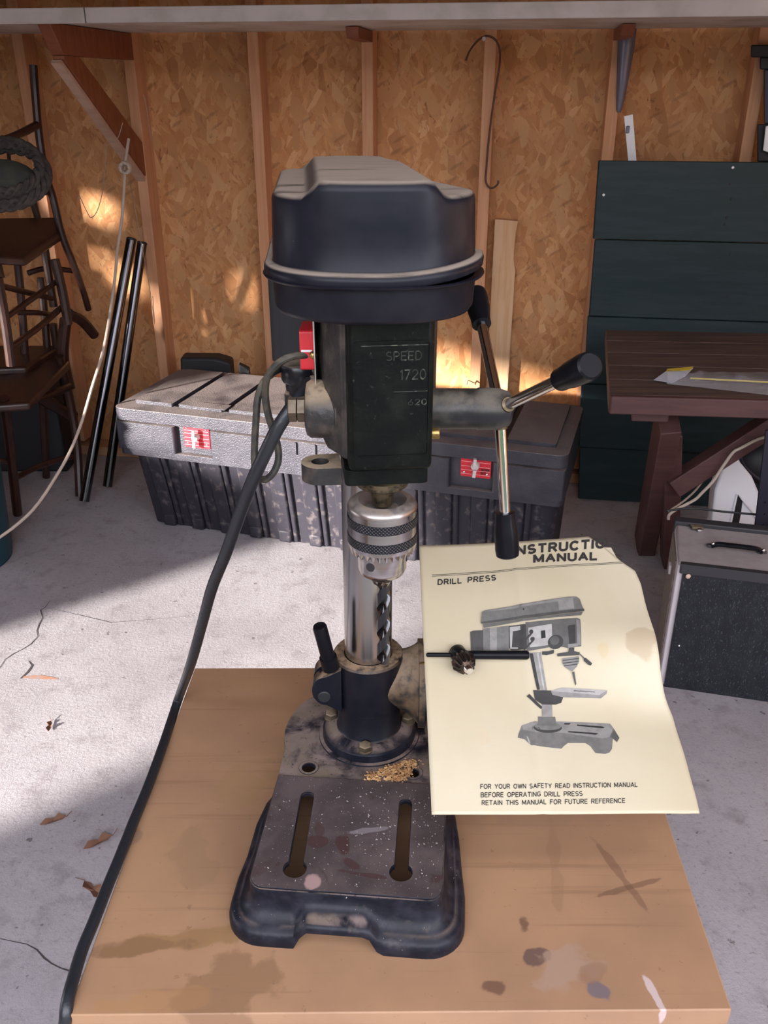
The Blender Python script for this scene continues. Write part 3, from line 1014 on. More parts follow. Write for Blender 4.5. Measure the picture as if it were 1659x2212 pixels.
# single-stroke capitals: width, list of polylines in a box one unit high
GLYPH = {
    'A': (.74, [[(0, 0), (.37, 1), (.74, 0)], [(.13, .34), (.61, .34)]]),
    'B': (.64, [[(0, 0), (0, 1), (.36, 1)] + arc(.36, .76, .24, .24, 90, -90) + [(0, .52)], [(.36, .52)] + arc(.38, .26, .26, .26, 90, -90) + [(0, 0)]]),
    'C': (.70, [arc(.37, .5, .37, .5, 45, 315, 16)]),
    'D': (.68, [[(0, 0), (0, 1), (.28, 1)] + arc(.28, .5, .40, .5, 90, -90, 14) + [(0, 0)]]),
    'E': (.58, [[(.58, 1), (0, 1), (0, 0), (.58, 0)], [(0, .52), (.50, .52)]]),
    'F': (.56, [[(.56, 1), (0, 1), (0, 0)], [(0, .52), (.48, .52)]]),
    'G': (.72, [arc(.37, .5, .37, .5, 45, 300, 16) + [(.68, .12), (.68, .44), (.42, .44)]]),
    'H': (.66, [[(0, 0), (0, 1)], [(.66, 0), (.66, 1)], [(0, .52), (.66, .52)]]),
    'I': (.02, [[(.01, 0), (.01, 1)]]),
    'K': (.64, [[(0, 0), (0, 1)], [(.62, 1), (0, .38)], [(.22, .6), (.64, 0)]]),
    'L': (.54, [[(0, 1), (0, 0), (.54, 0)]]),
    'M': (.80, [[(0, 0), (0, 1), (.40, .12), (.80, 1), (.80, 0)]]),
    'N': (.66, [[(0, 0), (0, 1), (.66, 0), (.66, 1)]]),
    'O': (.76, [arc(.38, .5, .38, .5, 90, 450, 22)]),
    'P': (.60, [[(0, 0), (0, 1), (.34, 1)] + arc(.34, .73, .26, .27, 90, -90) + [(0, .46)]]),
    'R': (.64, [[(0, 0), (0, 1), (.34, 1)] + arc(.34, .74, .26, .26, 90, -90) + [(0, .48)], [(.32, .48), (.64, 0)]]),
    'S': (.62, [arc(.31, .75, .29, .25, 40, 270, 10) + arc(.31, .25, .31, .25, 90, -140, 10)]),
    'T': (.66, [[(0, 1), (.66, 1)], [(.33, 1), (.33, 0)]]),
    'U': (.66, [[(0, 1), (0, .33)] + arc(.33, .33, .33, .33, 180, 360, 12) + [(.66, 1)]]),
    'W': (.96, [[(0, 1), (.24, 0), (.48, .9), (.72, 0), (.96, 1)]]),
    'X': (.66, [[(0, 0), (.66, 1)], [(0, 1), (.66, 0)]]),
    'Y': (.70, [[(0, 1), (.35, .46), (.70, 1)], [(.35, .46), (.35, 0)]]),
    '0': (.58, [arc(.29, .5, .29, .5, 90, 450, 20)]), '1': (.2, [[(0, .8), (.18, 1), (.18, 0)]]),
    '2': (.58, [arc(.29, .72, .28, .28, 160, -30, 10) + [(0, 0), (.58, 0)]]),
    '6': (.58, [arc(.29, .29, .29, .29, 90, 450, 16), [(.02, .36), (.42, 1)]]), '7': (.56, [[(0, 1), (.56, 1), (.16, 0)]]), ' ': (.42, []),
}


def word_on(txt, fn, name, mat, parent, pen=0.12, gap=0.28, aspect=None):
    """stroke lettering laid through fn(u, v), u and v running 0..1 over the word"""
    tot = sum(GLYPH[c][0] for c in txt) + gap * (len(txt) - 1)
    b = MB()
    x = 0.0
    hu = pen / 2
    for c in txt:
        w, lines = GLYPH[c]
        for ln in lines:
            pts = [Vector((x + px_, py_)) for px_, py_ in ln]
            # inset so that the pen stays within the height
            pts = [Vector((p.x, hu + p.y * (1 - pen))) for p in pts]
            fine = [pts[0]]
            for p, q in zip(pts, pts[1:]):
                m = max(1, int((q - p).length / 0.35))
                fine += [p.lerp(q, k / m) for k in range(1, m + 1)]
            for i in range(len(fine) - 1):
                p, q = fine[i], fine[i + 1]
                d = (q - p)
                if d.length < 1e-6:
                    continue
                d.normalize()
                n_ = Vector((-d.y, d.x)) * hu
                ext = d * hu * 0.5
                cs_ = [p - ext + n_, p - ext - n_, q + ext - n_, q + ext + n_]
                b.add([fn(v.x / tot, v.y) for v in cs_], [(0, 1, 2, 3)])
        x += w + gap
    return b.build(name, mat, parent, smooth=False, fix=False)


lx, lz = lat[1]
for t_, dz in (('WORK', -0.016), ('BOX', -0.027)):
    word_on(t_, lambda u, v: Vector(tb(lx + 0.016 + (0.025 if t_ == 'WORK' else 0.019) * u, 0.0103, lz + dz + 0.008 * v)), 'printed_word', MT['ink'], bpy.data.objects['latch_plate.001'], 0.2)

# dark lump behind the chest
q = [ony(x, y, Y) for Y in (3.16, 3.10) for x, y in ((384, 800), (502, 805), (498, 772), (388, 768))]
b = MB().hexa([q[0], q[1], q[1 + 4], q[4], q[3], q[2], q[6], q[7]])
zmin = min(v.z for v in b.v)
b = MB().prism([(ony(384, 800, 3.15).x, 0.0), (ony(502, 800, 3.15).x, 0.0), (ony(500, 775, 3.15).x, ony(500, 778, 3.15).z), (ony(470, 770, 3.15).x, ony(470, 769, 3.15).z), (ony(392, 768, 3.15).x, ony(390, 768, 3.15).z)],
               3.12, 3.20, lambda a, d, c: (a, c, d))
tag(b.build('dark_board', MT['matblack'], bevel=0.01), 'black board standing on edge behind the left end of the tool chest', 'board')
b = MB().prism([(ony(512, 800, 3.1).x, 0.0), (ony(540, 800, 3.1).x, 0.0), (ony(540, 790, 3.1).x, ony(540, 792, 3.1).z), (ony(518, 782, 3.1).x, ony(518, 781, 3.1).z)],
               3.07, 3.10, lambda a, d, c: (a, c, d))
tag(b.build('dark_stake', MT['matblack'], bevel=0.005), 'short black stake standing behind the tool chest beside the stud', 'stake')

# ================================================================= POLES, ROPE, CHAIRS, BIN (left)
for (top, bot, YT, lab) in (((284, 517), (182, 1082), 3.20, 'left one of two dark chromed tubes leaning on the wall by the chairs'), ((307, 525), (232, 1050), 3.27, 'right one of two dark chromed tubes leaning on the wall, nearer the chest')):
    t_ = ony(*top, YT)
    b0 = onz(*bot, 0.018)
    d = (t_ - b0).normalized()
    pr = thing('metal_tube', b0, lab, 'tube', 'chromed tubes')
    MB().cyl(b0, t_, 0.0175, n=28).build('shaft', MT['tube'], pr)
    MB().lathe(t_ - d * 0.004, d, [(0, 0.0178), (0.006, 0.0178), (0.009, 0.014), (0.009, 0.012), (-0.0, 0.012)], 24).build('end_cap', MT['matblack'], pr)

rp = [((278, 300), 2.97), ((272, 340), 2.94), ((270, 363), 2.93), ((266, 443), 2.92), ((260, 498), 2.9), ((254, 538), 2.88), ((248, 602), 2.84), ((239, 669), 2.8), ((223, 757), 2.74), ((199, 836), 2.68), ((179, 904), 2.62), ((155, 967), 2.56), ((127, 1019), 2.5), ((72, 1100), 2.42), ((0, 1160), 2.36), ((-60, 1185), 2.30)]
ro = thing('hanging_rope', ony(270, 363, 2.93), 'pale rope knotted round the brown bracket and sagging down to the left', 'rope')
MB().tube([ony(x, y, Y) for (x, y), Y in rp], 0.0048, 8, 5).build('rope_length', MT['rope'], ro)
kn = MB()
kc = ony(271, 362, 2.92)
for a in range(3):
    pts = []
    for k in range(13):
        an = 2 * PI * k / 12
        pts.append(kc + Matrix.Rotation(a * 1.05, 3, 'Y') @ Vector((0.016 * math.cos(an), 0.008 * math.sin(2 * an) - 0.004, 0.013 * math.sin(an))))
    kn.tube(pts, 0.0045, 8, 2)
kn.build('knot', MT['rope'], ro)
for nm, pts, lab in (('thin_string', [(265, 265), (258, 290), (250, 305), (238, 308), (230, 320), (226, 370), (220, 420), (210, 455), (198, 470), (190, 462), (170, 420)], 'thin string looped off the brace with a dangling end above the tubes'),
                     ('thin_string', [(278, 385), (288, 430), (300, 500), (312, 560), (326, 640), (334, 700), (330, 640)], 'thin string falling from the rope knot past the tubes'),
                     ('thin_string', [(310, 205), (318, 240), (326, 305)], 'short thin string on the right side of the bracket stud')):
    o = MB().tube([on_wall(x, y, 0.30 if x < 280 else 0.10) for x, y in pts], 0.0013, 5, 4).build(nm, MT['string'])
    tag(o, lab, 'string')

DW = MT['darkwood']


def bar(parent, name, pts, Y, r, mat=DW, r2=None):
    if not isinstance(Y, (list, tuple)):
        Y = [Y] * len(pts)
    P = [ony(x, y, yy) for (x, y), yy in zip(pts, Y)]
    rr = r if r2 is None else (lambda t: r + (r2 - r) * t)
    return MB().tube(P, rr, 10, 6).build(name, mat, parent)


def slab(parent, name, quad, z, th, mat=DW, bev=0.01):
    """seat: four pixels taken on the level z"""
    q = [onz(x, y, z) for x, y in quad]
    return MB().hexa([v - Vector((0, 0, th)) for v in q] + q).build(name, mat, parent, bevel=bev, seg=3)


c1 = thing('wooden_chair', ony(60, 620, 2.95), 'upper dark wooden chair with tall curved back post, stacked on the lower one', 'chair', 'stacked wooden chairs')
bar(c1, 'back_post', [(72, 140), (76, 200), (84, 290), (97, 370), (115, 430), (133, 505), (156, 565), (178, 622), (191, 668)], [3.02, 3.02, 3.0, 2.98, 2.96, 2.96, 2.98, 3.02, 3.06], 0.0125, r2=0.011)
bar(c1, 'back_post', [(-70, 130), (-62, 290), (-40, 430), (0, 600)], [2.72, 2.72, 2.70, 2.70], 0.014)
bar(c1, 'top_rail', [(-65, 330), (30, 295), (80, 270)], [2.72, 2.86, 3.0], 0.012)
bar(c1, 'back_rail', [(-60, 470), (20, 430), (105, 412)], [2.70, 2.84, 2.97], 0.012)
bar(c1, 'spindle', [(-20, 310), (-8, 440)], 2.8, 0.006)
bar(c1, 'spindle', [(15, 300), (28, 425)], 2.86, 0.006)
q = [ony(x, y, Y) for (x, y), Y in (((-60, 560), 2.55), ((60, 590), 2.65), ((132, 515), 2.95), ((128, 445), 3.05), ((-40, 440), 2.95))]
zc_ = sum(v.z for v in q) / 5
q = [Vector((v.x, v.y, zc_ + (v.z - zc_) * 0.45)) for v in q]
MB().add([v - Vector((0, 0, 0.028)) for v in q] + q, [(4, 3, 2, 1, 0), (5, 6, 7, 8, 9)] + [(k, (k + 1) % 5, (k + 1) % 5 + 5, k + 5) for k in range(5)]).build('seat', DW, c1, bevel=0.01, seg=3)
bar(c1, 'leg', [(96, 535), (108, 610), (116, 662)], 2.90, 0.013)
bar(c1, 'leg', [(118, 560), (135, 630), (147, 700)], 2.88, 0.015)
bar(c1, 'leg', [(-5, 600), (12, 700), (24, 790)], 2.55, 0.014)
bar(c1, 'stretcher', [(4, 618), (60, 632), (115, 645)], [2.6, 2.75, 2.9], 0.009)
bar(c1, 'stretcher', [(12, 686), (70, 645), (122, 608)], [2.55, 2.72, 2.9], 0.009)
bar(c1, 'stretcher', [(20, 752), (80, 710), (132, 665)], [2.55, 2.72, 2.9], 0.010)

c2 = thing('wooden_chair', onz(60, 1090, 0), 'lower dark wooden chair standing on the floor, second chair stacked above it', 'chair', 'stacked wooden chairs')
q = [ony(x, y, Y) for (x, y), Y in (((-60, 900), 2.55), ((70, 905), 2.62), ((150, 780), 2.98), ((140, 735), 3.08), ((-30, 740), 3.0))]
zc_ = sum(v.z for v in q) / 5
q = [Vector((v.x, v.y, zc_ + (v.z - zc_) * 0.3)) for v in q]
MB().add([v - Vector((0, 0, 0.028)) for v in q] + q, [(4, 3, 2, 1, 0), (5, 6, 7, 8, 9)] + [(k, (k + 1) % 5, (k + 1) % 5 + 5, k + 5) for k in range(5)]).build('seat', DW, c2, bevel=0.01, seg=3)
bar(c2, 'back_post', [(148, 678), (176, 692), (204, 724)], [2.95, 3.02, 3.08], 0.020, r2=0.017)
bar(c2, 'back_post', [(142, 690), (136, 770), (150, 840)], [2.98, 3.0, 3.0], 0.020)
f2 = onz(172, 1072, 0.012)
MB().tube([ony(128, 770, 2.95), ony(150, 860, 3.0), ony(166, 960, 3.0), f2], 0.015, 10, 6).build('leg', DW, c2)
f3 = onz(38, 1110, 0.012)
MB().tube([ony(8, 860, 2.62), ony(22, 970, 2.72), f3], 0.016, 10, 6).build('leg', DW, c2)
f4 = onz(-40, 1130, 0.012)
MB().tube([ony(-60, 880, 2.6), f4], 0.016, 10, 6).build('leg', DW, c2)
f5 = onz(100, 1030, 0.012)
MB().tube([ony(90, 800, 3.05), f5], 0.014, 10, 6).build('leg', DW, c2)
bar(c2, 'stretcher', [(30, 1035), (90, 1005), (160, 985)], [2.76, 2.88, 3.0], 0.010)
bar(c2, 'stretcher', [(-50, 985), (22, 1000)], [2.66, 2.74], 0.010)
bar(c2, 'stretcher', [(30, 870), (80, 862), (150, 835)], [2.66, 2.8, 2.98], 0.014)

c3 = thing('wooden_chair', ony(20, 700, 3.0), 'middle dark wooden chair wedged upside down between upper and lower chairs', 'chair', 'stacked wooden chairs')
bar(c3, 'leg', [(95, 540), (84, 480), (70, 430)], 3.08, 0.012)
bar(c3, 'leg', [(108, 830), (98, 700), (88, 600)], 3.06, 0.013)
bar(c3, 'leg', [(55, 800), (50, 700), (38, 560)], 2.98, 0.013)
bar(c3, 'stretcher', [(38, 675), (90, 676), (112, 680)], [2.96, 3.02, 3.08], 0.009)
bar(c3, 'stretcher', [(60, 590), (100, 580), (160, 585)], [2.98, 3.02, 3.08], 0.009)
bar(c3, 'back_rail', [(10, 830), (70, 850), (160, 900)], [2.9, 3.0, 3.1], 0.022)
bar(c3, 'back_post', [(115, 700), (130, 800), (160, 930), (170, 1000)], [3.06, 3.08, 3.12, 3.16], 0.013)
q = [ony(x, y, Y) for (x, y), Y in (((-50, 800), 2.80), ((60, 810), 2.86), ((128, 740), 3.08), ((-20, 730), 3.05))]
zc_ = sum(v.z for v in q) / 4
q = [Vector((v.x, v.y, zc_ + (v.z - zc_) * 0.3)) for v in q]
MB().hexa([v - Vector((0, 0, 0.03)) for v in q] + q).build('seat', DW, c3, bevel=0.01, seg=3)
cr = MB().box((-1.45, 3.28, 0.19), (0.42, 0.16, 0.38)).build('dark_filler', MT['matblack'], bevel=0.01)  # black block added to deepen the dark among the chair legs
tag(cr, 'added black block darkening the floor behind the legs of the stacked chairs', 'crate')

cu = thing('braided_cushion', ony(30, 440, 2.80), 'round green chair pad with a braided edge resting on the upper chair', 'cushion')
cc = ony(8, 395, 2.74)
MB().sphere(cc, 0.105, 24, (1.0, 0.45, 0.62)).build('pad', MT['cushion'], cu)
for j, (rr, zz) in enumerate(((0.128, 0.030), (0.112, 0.066))):
    br = MB()
    for s_ in (0, 1, 2):
        pts = []
        for k in range(73):
            an = 2 * PI * k / 72
            tw = an * 9 + s_ * 2 * PI / 3
            pts.append(cc + Vector(((rr + 0.010 * math.cos(tw)) * math.cos(an), (rr * 0.42) * math.sin(an), zz * 0 + (rr * 0.62) * math.sin(an) * 0.95 + 0.012 * math.sin(tw) + zz * 0.6)))
        br.tube(pts, 0.0085, 8, 2)
    br.build('braided_edge', MT['braid'], cu)

bn = thing('plastic_bin', onz(-60, 1210, 0), 'tall teal plastic bin cut off by the left edge, in front of the chairs', 'bin')
bx = onz(-86, 1215, 0)
bx = Vector((bx.x - 0.01, bx.y + 0.02, 0))
MB().lathe(bx, (0, 0, 1), [(0.0, 0.150), (0.01, 0.160), (0.50, 0.185), (0.50, 0.180), (0.02, 0.150)], 40, cap=False).build('tub', MT['teal'], bn)
MB().lathe(bx, (0, 0, 1), [(0.0, 0.001), (0.001, 0.158), (0.02, 0.150), (0.021, 0.001)], 40, cap=False).build('bottom', MT['teal'], bn)
rm = [(0.195 * math.cos(2 * PI * k / 40), 0.195 * math.sin(2 * PI * k / 40)) for k in range(41)]
MB().lathe(bx, (0, 0, 1), [(0.492, 0.186), (0.490, 0.194), (0.497, 0.198), (0.506, 0.192), (0.503, 0.1805)], 40, cap=False).build('rim', MT['teal'], bn)

# ================================================================= RIGHT SIDE: table, case, oddments
TZ = 0.70
A = onz(1317, 852, TZ)
B = onz(1309, 712, TZ)
hx = Vector((math.cos(R(5)), -math.sin(R(5)), 0))
tr = thing('trestle_table', (A.x + 0.4, (A.y + B.y) / 2, 0), 'red-brown plank table with slanting legs in front of the green boards', 'table')
npl = 5
for k in range(npl):
    a0 = A.lerp(B, k / npl)
    a1 = A.lerp(B, (k + 0.985) / npl)
    th = 0.040
    q = [a0, a0 + hx * 1.0, a1 + hx * 1.0, a1]
    MB().hexa([v - Vector((0, 0, th)) for v in q] + q).build('plank', MT['redtop'], tr, bevel=0.003)
MB().hexa([v - Vector((0, 0, 0.044)) for v in (A + hx * 0.001 - Vector((0, 0.018, 0)), A + hx - Vector((0, 0.018, 0)), A + hx - Vector((0, 0.001, 0)), A - Vector((0, 0.001, 0)))]
           + [v + Vector((0, 0, 0.001)) for v in (A + hx * 0.001 - Vector((0, 0.018, 0)), A + hx - Vector((0, 0.018, 0)), A + hx - Vector((0, 0.001, 0)), A - Vector((0, 0.001, 0)))]).build('front_edge', MT['redwood'], tr, bevel=0.003)


def beam(parent, name, p0, p1, w, d, mat):
    """board from p0 to p1, w across (x-ish), d deep"""
    p0, p1 = Vector(p0), Vector(p1)
    a = (p1 - p0).normalized()
    sx = Vector((1, 0, 0)) - a * a.x
    sx.normalize()
    sy = a.cross(sx)
    q = [p + sx * i * w / 2 + sy * j * d / 2 for p in (p0, p1) for i, j in ((-1, -1), (1, -1), (1, 1), (-1, 1))]
    return MB().hexa(q).build(name, mat, parent, bevel=0.003)


cl_y = A.y + 0.10
p0 = ony(1362, 893, cl_y)
p1 = ony(1455, 900, cl_y)
q = [A + hx * 0.062, A + hx * 0.150]
q = [q[0].lerp(q[0] + B - A, 0.06), q[1].lerp(q[1] + B - A, 0.06), q[1].lerp(q[1] + B - A, 0.94), q[0].lerp(q[0] + B - A, 0.94)]
MB().hexa([v - Vector((0, 0, 0.080)) for v in q] + [v - Vector((0, 0, 0.0445)) for v in q]).build('cleat', MT['redwood'], tr, bevel=0.003)
beam(tr, 'leg', ony(1444, 905, cl_y + 0.02), onz(1392, 1180, 0.01), 0.052, 0.09, MT['redwood'])
beam(tr, 'leg', ony(1450, 925, cl_y + 0.075), onz(1446, 1215, 0.005), 0.045, 0.07, MT['redwood'])
beam(tr, 'brace', ony(1452, 1052, cl_y + 0.12), ony(1680, 905, cl_y + 0.12), 0.055, 0.05, MT['redwood'])
beam(tr, 'leg', Vector((A.x + 0.86, cl_y, TZ - 0.05)), Vector((A.x + 0.92, cl_y + 0.4, 0.01)), 0.052, 0.09, MT['redwood'])

bgz = TZ + 0.0015
bgo = thing('bagged_stakes', onz(1440, 825, TZ), 'clear plastic bag with yellow rod and printed header on the red-brown table', 'bag')
q = [(1425, 815), (1470, 803), (1560, 806), (1680, 806), (1680, 856), (1560, 846), (1480, 838), (1450, 832)]
P = [onz(x, y, bgz) for x, y in q]
xs_ = 18
b = MB()
vs = []
for i in range(xs_ + 1):
    t = i / xs_
    top_ = onz(1440 + 245 * t, 806 - 2 * t, bgz)
    bot_ = onz(1440 + 245 * t, 830 + 27 * t, bgz)
    for j in range(7):
        s_ = j / 6
        v = top_.lerp(bot_, s_)
        v.z += 0.001 + 0.018 * math.sin(PI * s_) * (0.5 + 0.8 * random.random())
        vs.append(v)
b.add(vs, [(i * 7 + j, i * 7 + j + 1, (i + 1) * 7 + j + 1, (i + 1) * 7 + j) for i in range(xs_) for j in range(6)])
b.build('bag_film', polyplastic(), bgo)
MB().cyl(onz(1490, 822, bgz) + Vector((0, 0, 0.006)), onz(1685, 832, bgz) + Vector((0, 0, 0.006)), 0.0022, n=8).build('yellow_rod', MT['yellow'], bgo)
hq = [onz(x, y, bgz) + Vector((0, 0, z)) for x, y, z in ((1412, 822, 0.002), (1440, 808, 0.010), (1495, 812, 0.021), (1478, 826, 0.016), (1450, 832, 0.006))]
MB().add(hq + [v - Vector((0, 0, 0.0008)) for v in hq], [(0, 1, 2, 3, 4), (9, 8, 7, 6, 5)] + [(k, k + 5, (k + 1) % 5 + 5, (k + 1) % 5) for k in range(5)]).build('header_card', MT['labelwhite'], bgo)
hq = [onz(x, y, bgz) + Vector((0, 0, z)) for x, y, z in ((1437, 812, 0.0115), (1440, 807, 0.0125), (1495, 811, 0.0235), (1488, 817, 0.0215))]
MB().add(hq + [v - Vector((0, 0, 0.0006)) for v in hq], [(0, 1, 2, 3), (7, 6, 5, 4)] + [(k, k + 4, (k + 1) % 4 + 4, (k + 1) % 4) for k in range(4)]).build('yellow_band', MT['yellow'], bgo)

# grained black case with a grey top
A2 = onz(1434, 1484, 0)
B2 = onz(1659, 1517, 0)
cdx = (B2 - A2).normalized()
cdy = Vector((-cdx.y, cdx.x, 0))
CH, CD, CW = 0.352, 0.225, 0.50
O2 = A2


def cs(x, y, z):
    v = O2 + cdx * x + cdy * y
    return (v.x, v.y, z)


cse = thing('instrument_case', cs(CW / 2, CD / 2, 0), 'black grained speaker case with light grey top and black handle on the floor right', 'case')
MB().prism(rect(0.0, 0.0, CW, 0.012), 0.0, CH - 0.014, cs).build('front_panel', MT['tolex'], cse, bevel=0.002)
MB().prism(rect(-0.012, 0.0125, CW, CD, 0.004), 0.0, CH - 0.010, cs).build('shell', MT['casewhite'], cse, bevel=0.004)
MB().prism(rect(-0.012, 0.010, CW, CD - 0.012), CH - 0.0098, CH, cs).build('top_cover', MT['casegrey'], cse, bevel=0.005, seg=3)
MB().prism(rect(-0.008, -0.006, CW, 0.0095, 0.004), CH - 0.022, CH + 0.003, cs).build('front_trim', MT['casetrim'], cse, bevel=0.003)
MB().prism(rect(-0.014, CD - 0.0115, CW, CD + 0.02), CH - 0.03, CH + 0.010, cs).build('rear_trim', MT['casetrim'], cse, bevel=0.003)
MB().prism(rect(-0.016, 0.05, -0.0125, CD - 0.01), 0.03, CH - 0.02, cs).build('side_grille', MT['weave'], cse)
MB().prism(rect(-0.022, 0.10, -0.0162, 0.125), CH - 0.085, CH - 0.06, cs).build('side_latch', MT['casewhite'], cse, bevel=0.002)
q = Vector(cs(0.012, -0.008, CH - 0.026))
MB().sphere(q, 0.0062, 14, (1, 0.5, 1)).build('corner_bumper', MT['peach'], cse)
q = onp(1467, 1395, Vector(cs(0, -0.001, 0)), cdy)
MB().sphere(q, 0.0032, 10).build('small_stud', MT['pin'], cse)
h0, h1 = onz(1537, 1182, CH + 0.002), onz(1645, 1196, CH + 0.002)
hd = MB().tube([h0 + Vector((0, 0, 0.004)), h0.lerp(h1, 0.12) + Vector((0, -0.004, 0.012)), h0.lerp(h1, 0.3) + Vector((0, -0.015, 0.018)), h0.lerp(h1, 0.7) + Vector((0, -0.014, 0.018)), h0.lerp(h1, 0.9) + Vector((0, -0.004, 0.012)), h1 + Vector((0, 0, 0.004))], 0.0062, 10, 6)
ho = hd.build('handle', MT['knob'], cse)
for h_ in (h0, h1):
    MB().box(h_ + Vector((0, 0.002, 0.004)), (0.022, 0.012, 0.006)).build('handle_mount', MT['casetrim'], ho, bevel=0.002)
    MB().sphere(h_ + Vector((0.002, -0.002, 0.010)), 0.0048, 10).build('handle_rivet', MT['pin'], ho)
q = onz(1506, 1143, CH + 0.002)
lt = MB().box(q + Vector((0, 0.004, 0.003)), (0.030, 0.020, 0.008)).build('catch', MT['nut'], cse, bevel=0.002)
MB().box(q + Vector((0.002, -0.010, 0.003)), (0.012, 0.012, 0.006)).build('catch_tongue', MT['pin'], lt, bevel=0.001)

# white plastic shell, black upright, ropes under the table
SY = 2.34
ws = thing('white_plastic_shell', ony(1580, 1150, SY), 'white plastic shell with a dark slot standing under the red-brown table', 'shell')
out = [(1545, 1160), (1541, 1100), (1545, 1060), (1560, 1015), (1575, 985), (1590, 975), (1600, 1000), (1625, 1030), (1640, 1065), (1634, 1160)]
hole = [(1578, 1148), (1590, 1085), (1594, 1070), (1602, 1080), (1598, 1110), (1590, 1148)]
fn = lambda a, d, c: (a, c, d)
P2 = lambda l: [(ony(x, y, SY).x, ony(x, y, SY).z) for x, y in l]
pts = P2(out)
pts[0] = (pts[0][0], 0.002)
pts[-1] = (pts[-1][0], 0.002)
MB().prism(pts[::-1], SY, SY + 0.05, fn).build('shell_body', MT['white'], ws, bevel=0.006, seg=2)
MB().tube([ony(x, y, SY - 0.004) for x, y in ((1574, 1150), (1592, 1068), (1625, 1105), (1638, 1125))], 0.0035, 8, 0).build('raised_rib', MT['white'], ws)
MB().prism(P2([(1576, 1150), (1588, 1086), (1594, 1068), (1604, 1080), (1600, 1110), (1592, 1150)])[::-1], SY - 0.0015, SY - 0.0001, fn).build('slot_shade', MT['matblack'], ws)  # black plate on the face, painting the shade inside the slot
sl = thing('curved_plastic_form', ony(1640, 1010, SY + 0.1), 'black curved plastic form above the white shell under the table', 'form')
MB().sphere(ony(1640, 1000, SY + 0.14), 0.085, 24, (0.9, 0.6, 0.8)).build('dome', MT['matblack'], sl)
MB().tube([ony(x, y, SY + 0.07) for x, y in ((1598, 985), (1610, 1010), (1640, 1035), (1670, 1045))], 0.006, 8, 5).build('rim', MT['navy'], sl)
up = thing('slotted_upright', onz(1650, 1330, 0), 'black metal upright with small holes at the right edge behind the case', 'upright')
ux = ony(1650, 1100, 2.12).x
pts = [(ony(1655, 930, 2.12).x, ony(1655, 930, 2.12).z), (ony(1690, 930, 2.12).x, ony(1655, 930, 2.12).z), (ony(1690, 1150, 2.12).x, 0.003), (ony(1622, 1150, 2.12).x, 0.003), (ony(1630, 1150, 2.12).x, ony(1630, 1150, 2.12).z)]
hs = []
for x, y in ((1651, 1110), (1648, 1133), (1653, 1085)):
    c_ = ony(x, y, 2.12)
    hs.append(circ(c_.x, c_.z, 0.003, 8))
MB().prism(pts[::-1], 2.12, 2.126, fn, hs).build('upright_plate', MT['navy'], up)
cb = MB().tube([ony(x, y, 2.15) for x, y in ((1440, 1103), (1500, 1098), (1560, 1105), (1640, 1112))], 0.003, 6, 4).build('thin_black_rod', MT['matblack'])
tag(cb, 'thin black rod crossing in front of the white shell behind the case', 'rod')
r1 = MB().tube([ony(x, y, Y) for x, y, Y in ((1444, 1122, 2.16), (1446, 1112, 2.16), (1462, 1100, 2.16), (1500, 1080, 2.17), (1516, 1065, 2.17), (1540, 1040, 2.19), (1560, 1010, 2.2), (1583, 978, 2.2), (1600, 968, 2.2), (1640, 948, 2.2), (1690, 935, 2.2))], 0.0042, 8, 5).build('tied_rope', MT['rope'])
tag(r1, 'white rope running from behind the case up across the white shell', 'rope')
r2 = MB().tube([ony(x, y, Y) for x, y, Y in ((1443, 1105, 2.24), (1480, 1080, 2.25), (1510, 1050, 2.26), (1535, 1010, 2.28))], 0.003, 8, 5).build('thin_rope', MT['string'])
tag(r2, 'thinner greyish rope rising behind the white rope', 'rope')

# ================================================================= WORK TABLE
TT = 0.71
tt = thing('work_table', (0.018, 0.681, 0), 'worn brown plywood work table carrying the drill press', 'table')
c4 = [onz(145, 2193, TT), onz(1581, 2181, TT), onz(1331, 1441, TT), onz(421, 1443, TT)]
q = c4
top = MB().hexa([v - Vector((0, 0, 0.018)) for v in q] + q)
top.build('table_top', MT['tabletop'], tt, bevel=0.0012, seg=2)
inn = [Vector((v.x * 0.995, v.y, v.z)) for v in c4]
ctr = sum(c4, Vector()) / 4
ap = [ctr.lerp(v, 0.985) for v in c4]
for k in range(4):
    a, b_ = ap[k], ap[(k + 1) % 4]
    nrm = Vector((-(b_ - a).y, (b_ - a).x, 0)).normalized() * 0.018
    qq = [a, b_, b_ + nrm, a + nrm]
    if k % 2:
        e = (b_ - a).normalized() * 0.019
        qq = [a + e, b_ - e, b_ - e + nrm, a + e + nrm]
    MB().hexa([Vector((v.x, v.y, TT - 0.10)) for v in qq] + [Vector((v.x, v.y, TT - 0.0182)) for v in qq]).build('apron', MT['ply'], tt, bevel=0.001)
for v in (ctr.lerp(p, 0.86) for p in c4):
    MB().box((v.x, v.y, (TT - 0.02) / 2), (0.045, 0.045, TT - 0.022)).build('leg', MT['ply'], tt, bevel=0.002)

# ================================================================= DRILL PRESS
CX, CY = -0.0155, 0.732
dp = thing('drill_press', (CX, CY, TT), 'black benchtop drill press with steel column standing on the work table', 'drill press')
BG = gang(CX, CY, R(5.0))


def bl(px, py, z):
    """pixel on level z -> base frame"""
    q = onz(px, py, z)
    dx, dy = q.x - CX, q.y - CY
    c, s = math.cos(R(5)), math.sin(R(5))
    return dx * c - dy * s, dx * s + dy * c


BH = 0.045
TOPZ = TT + BH


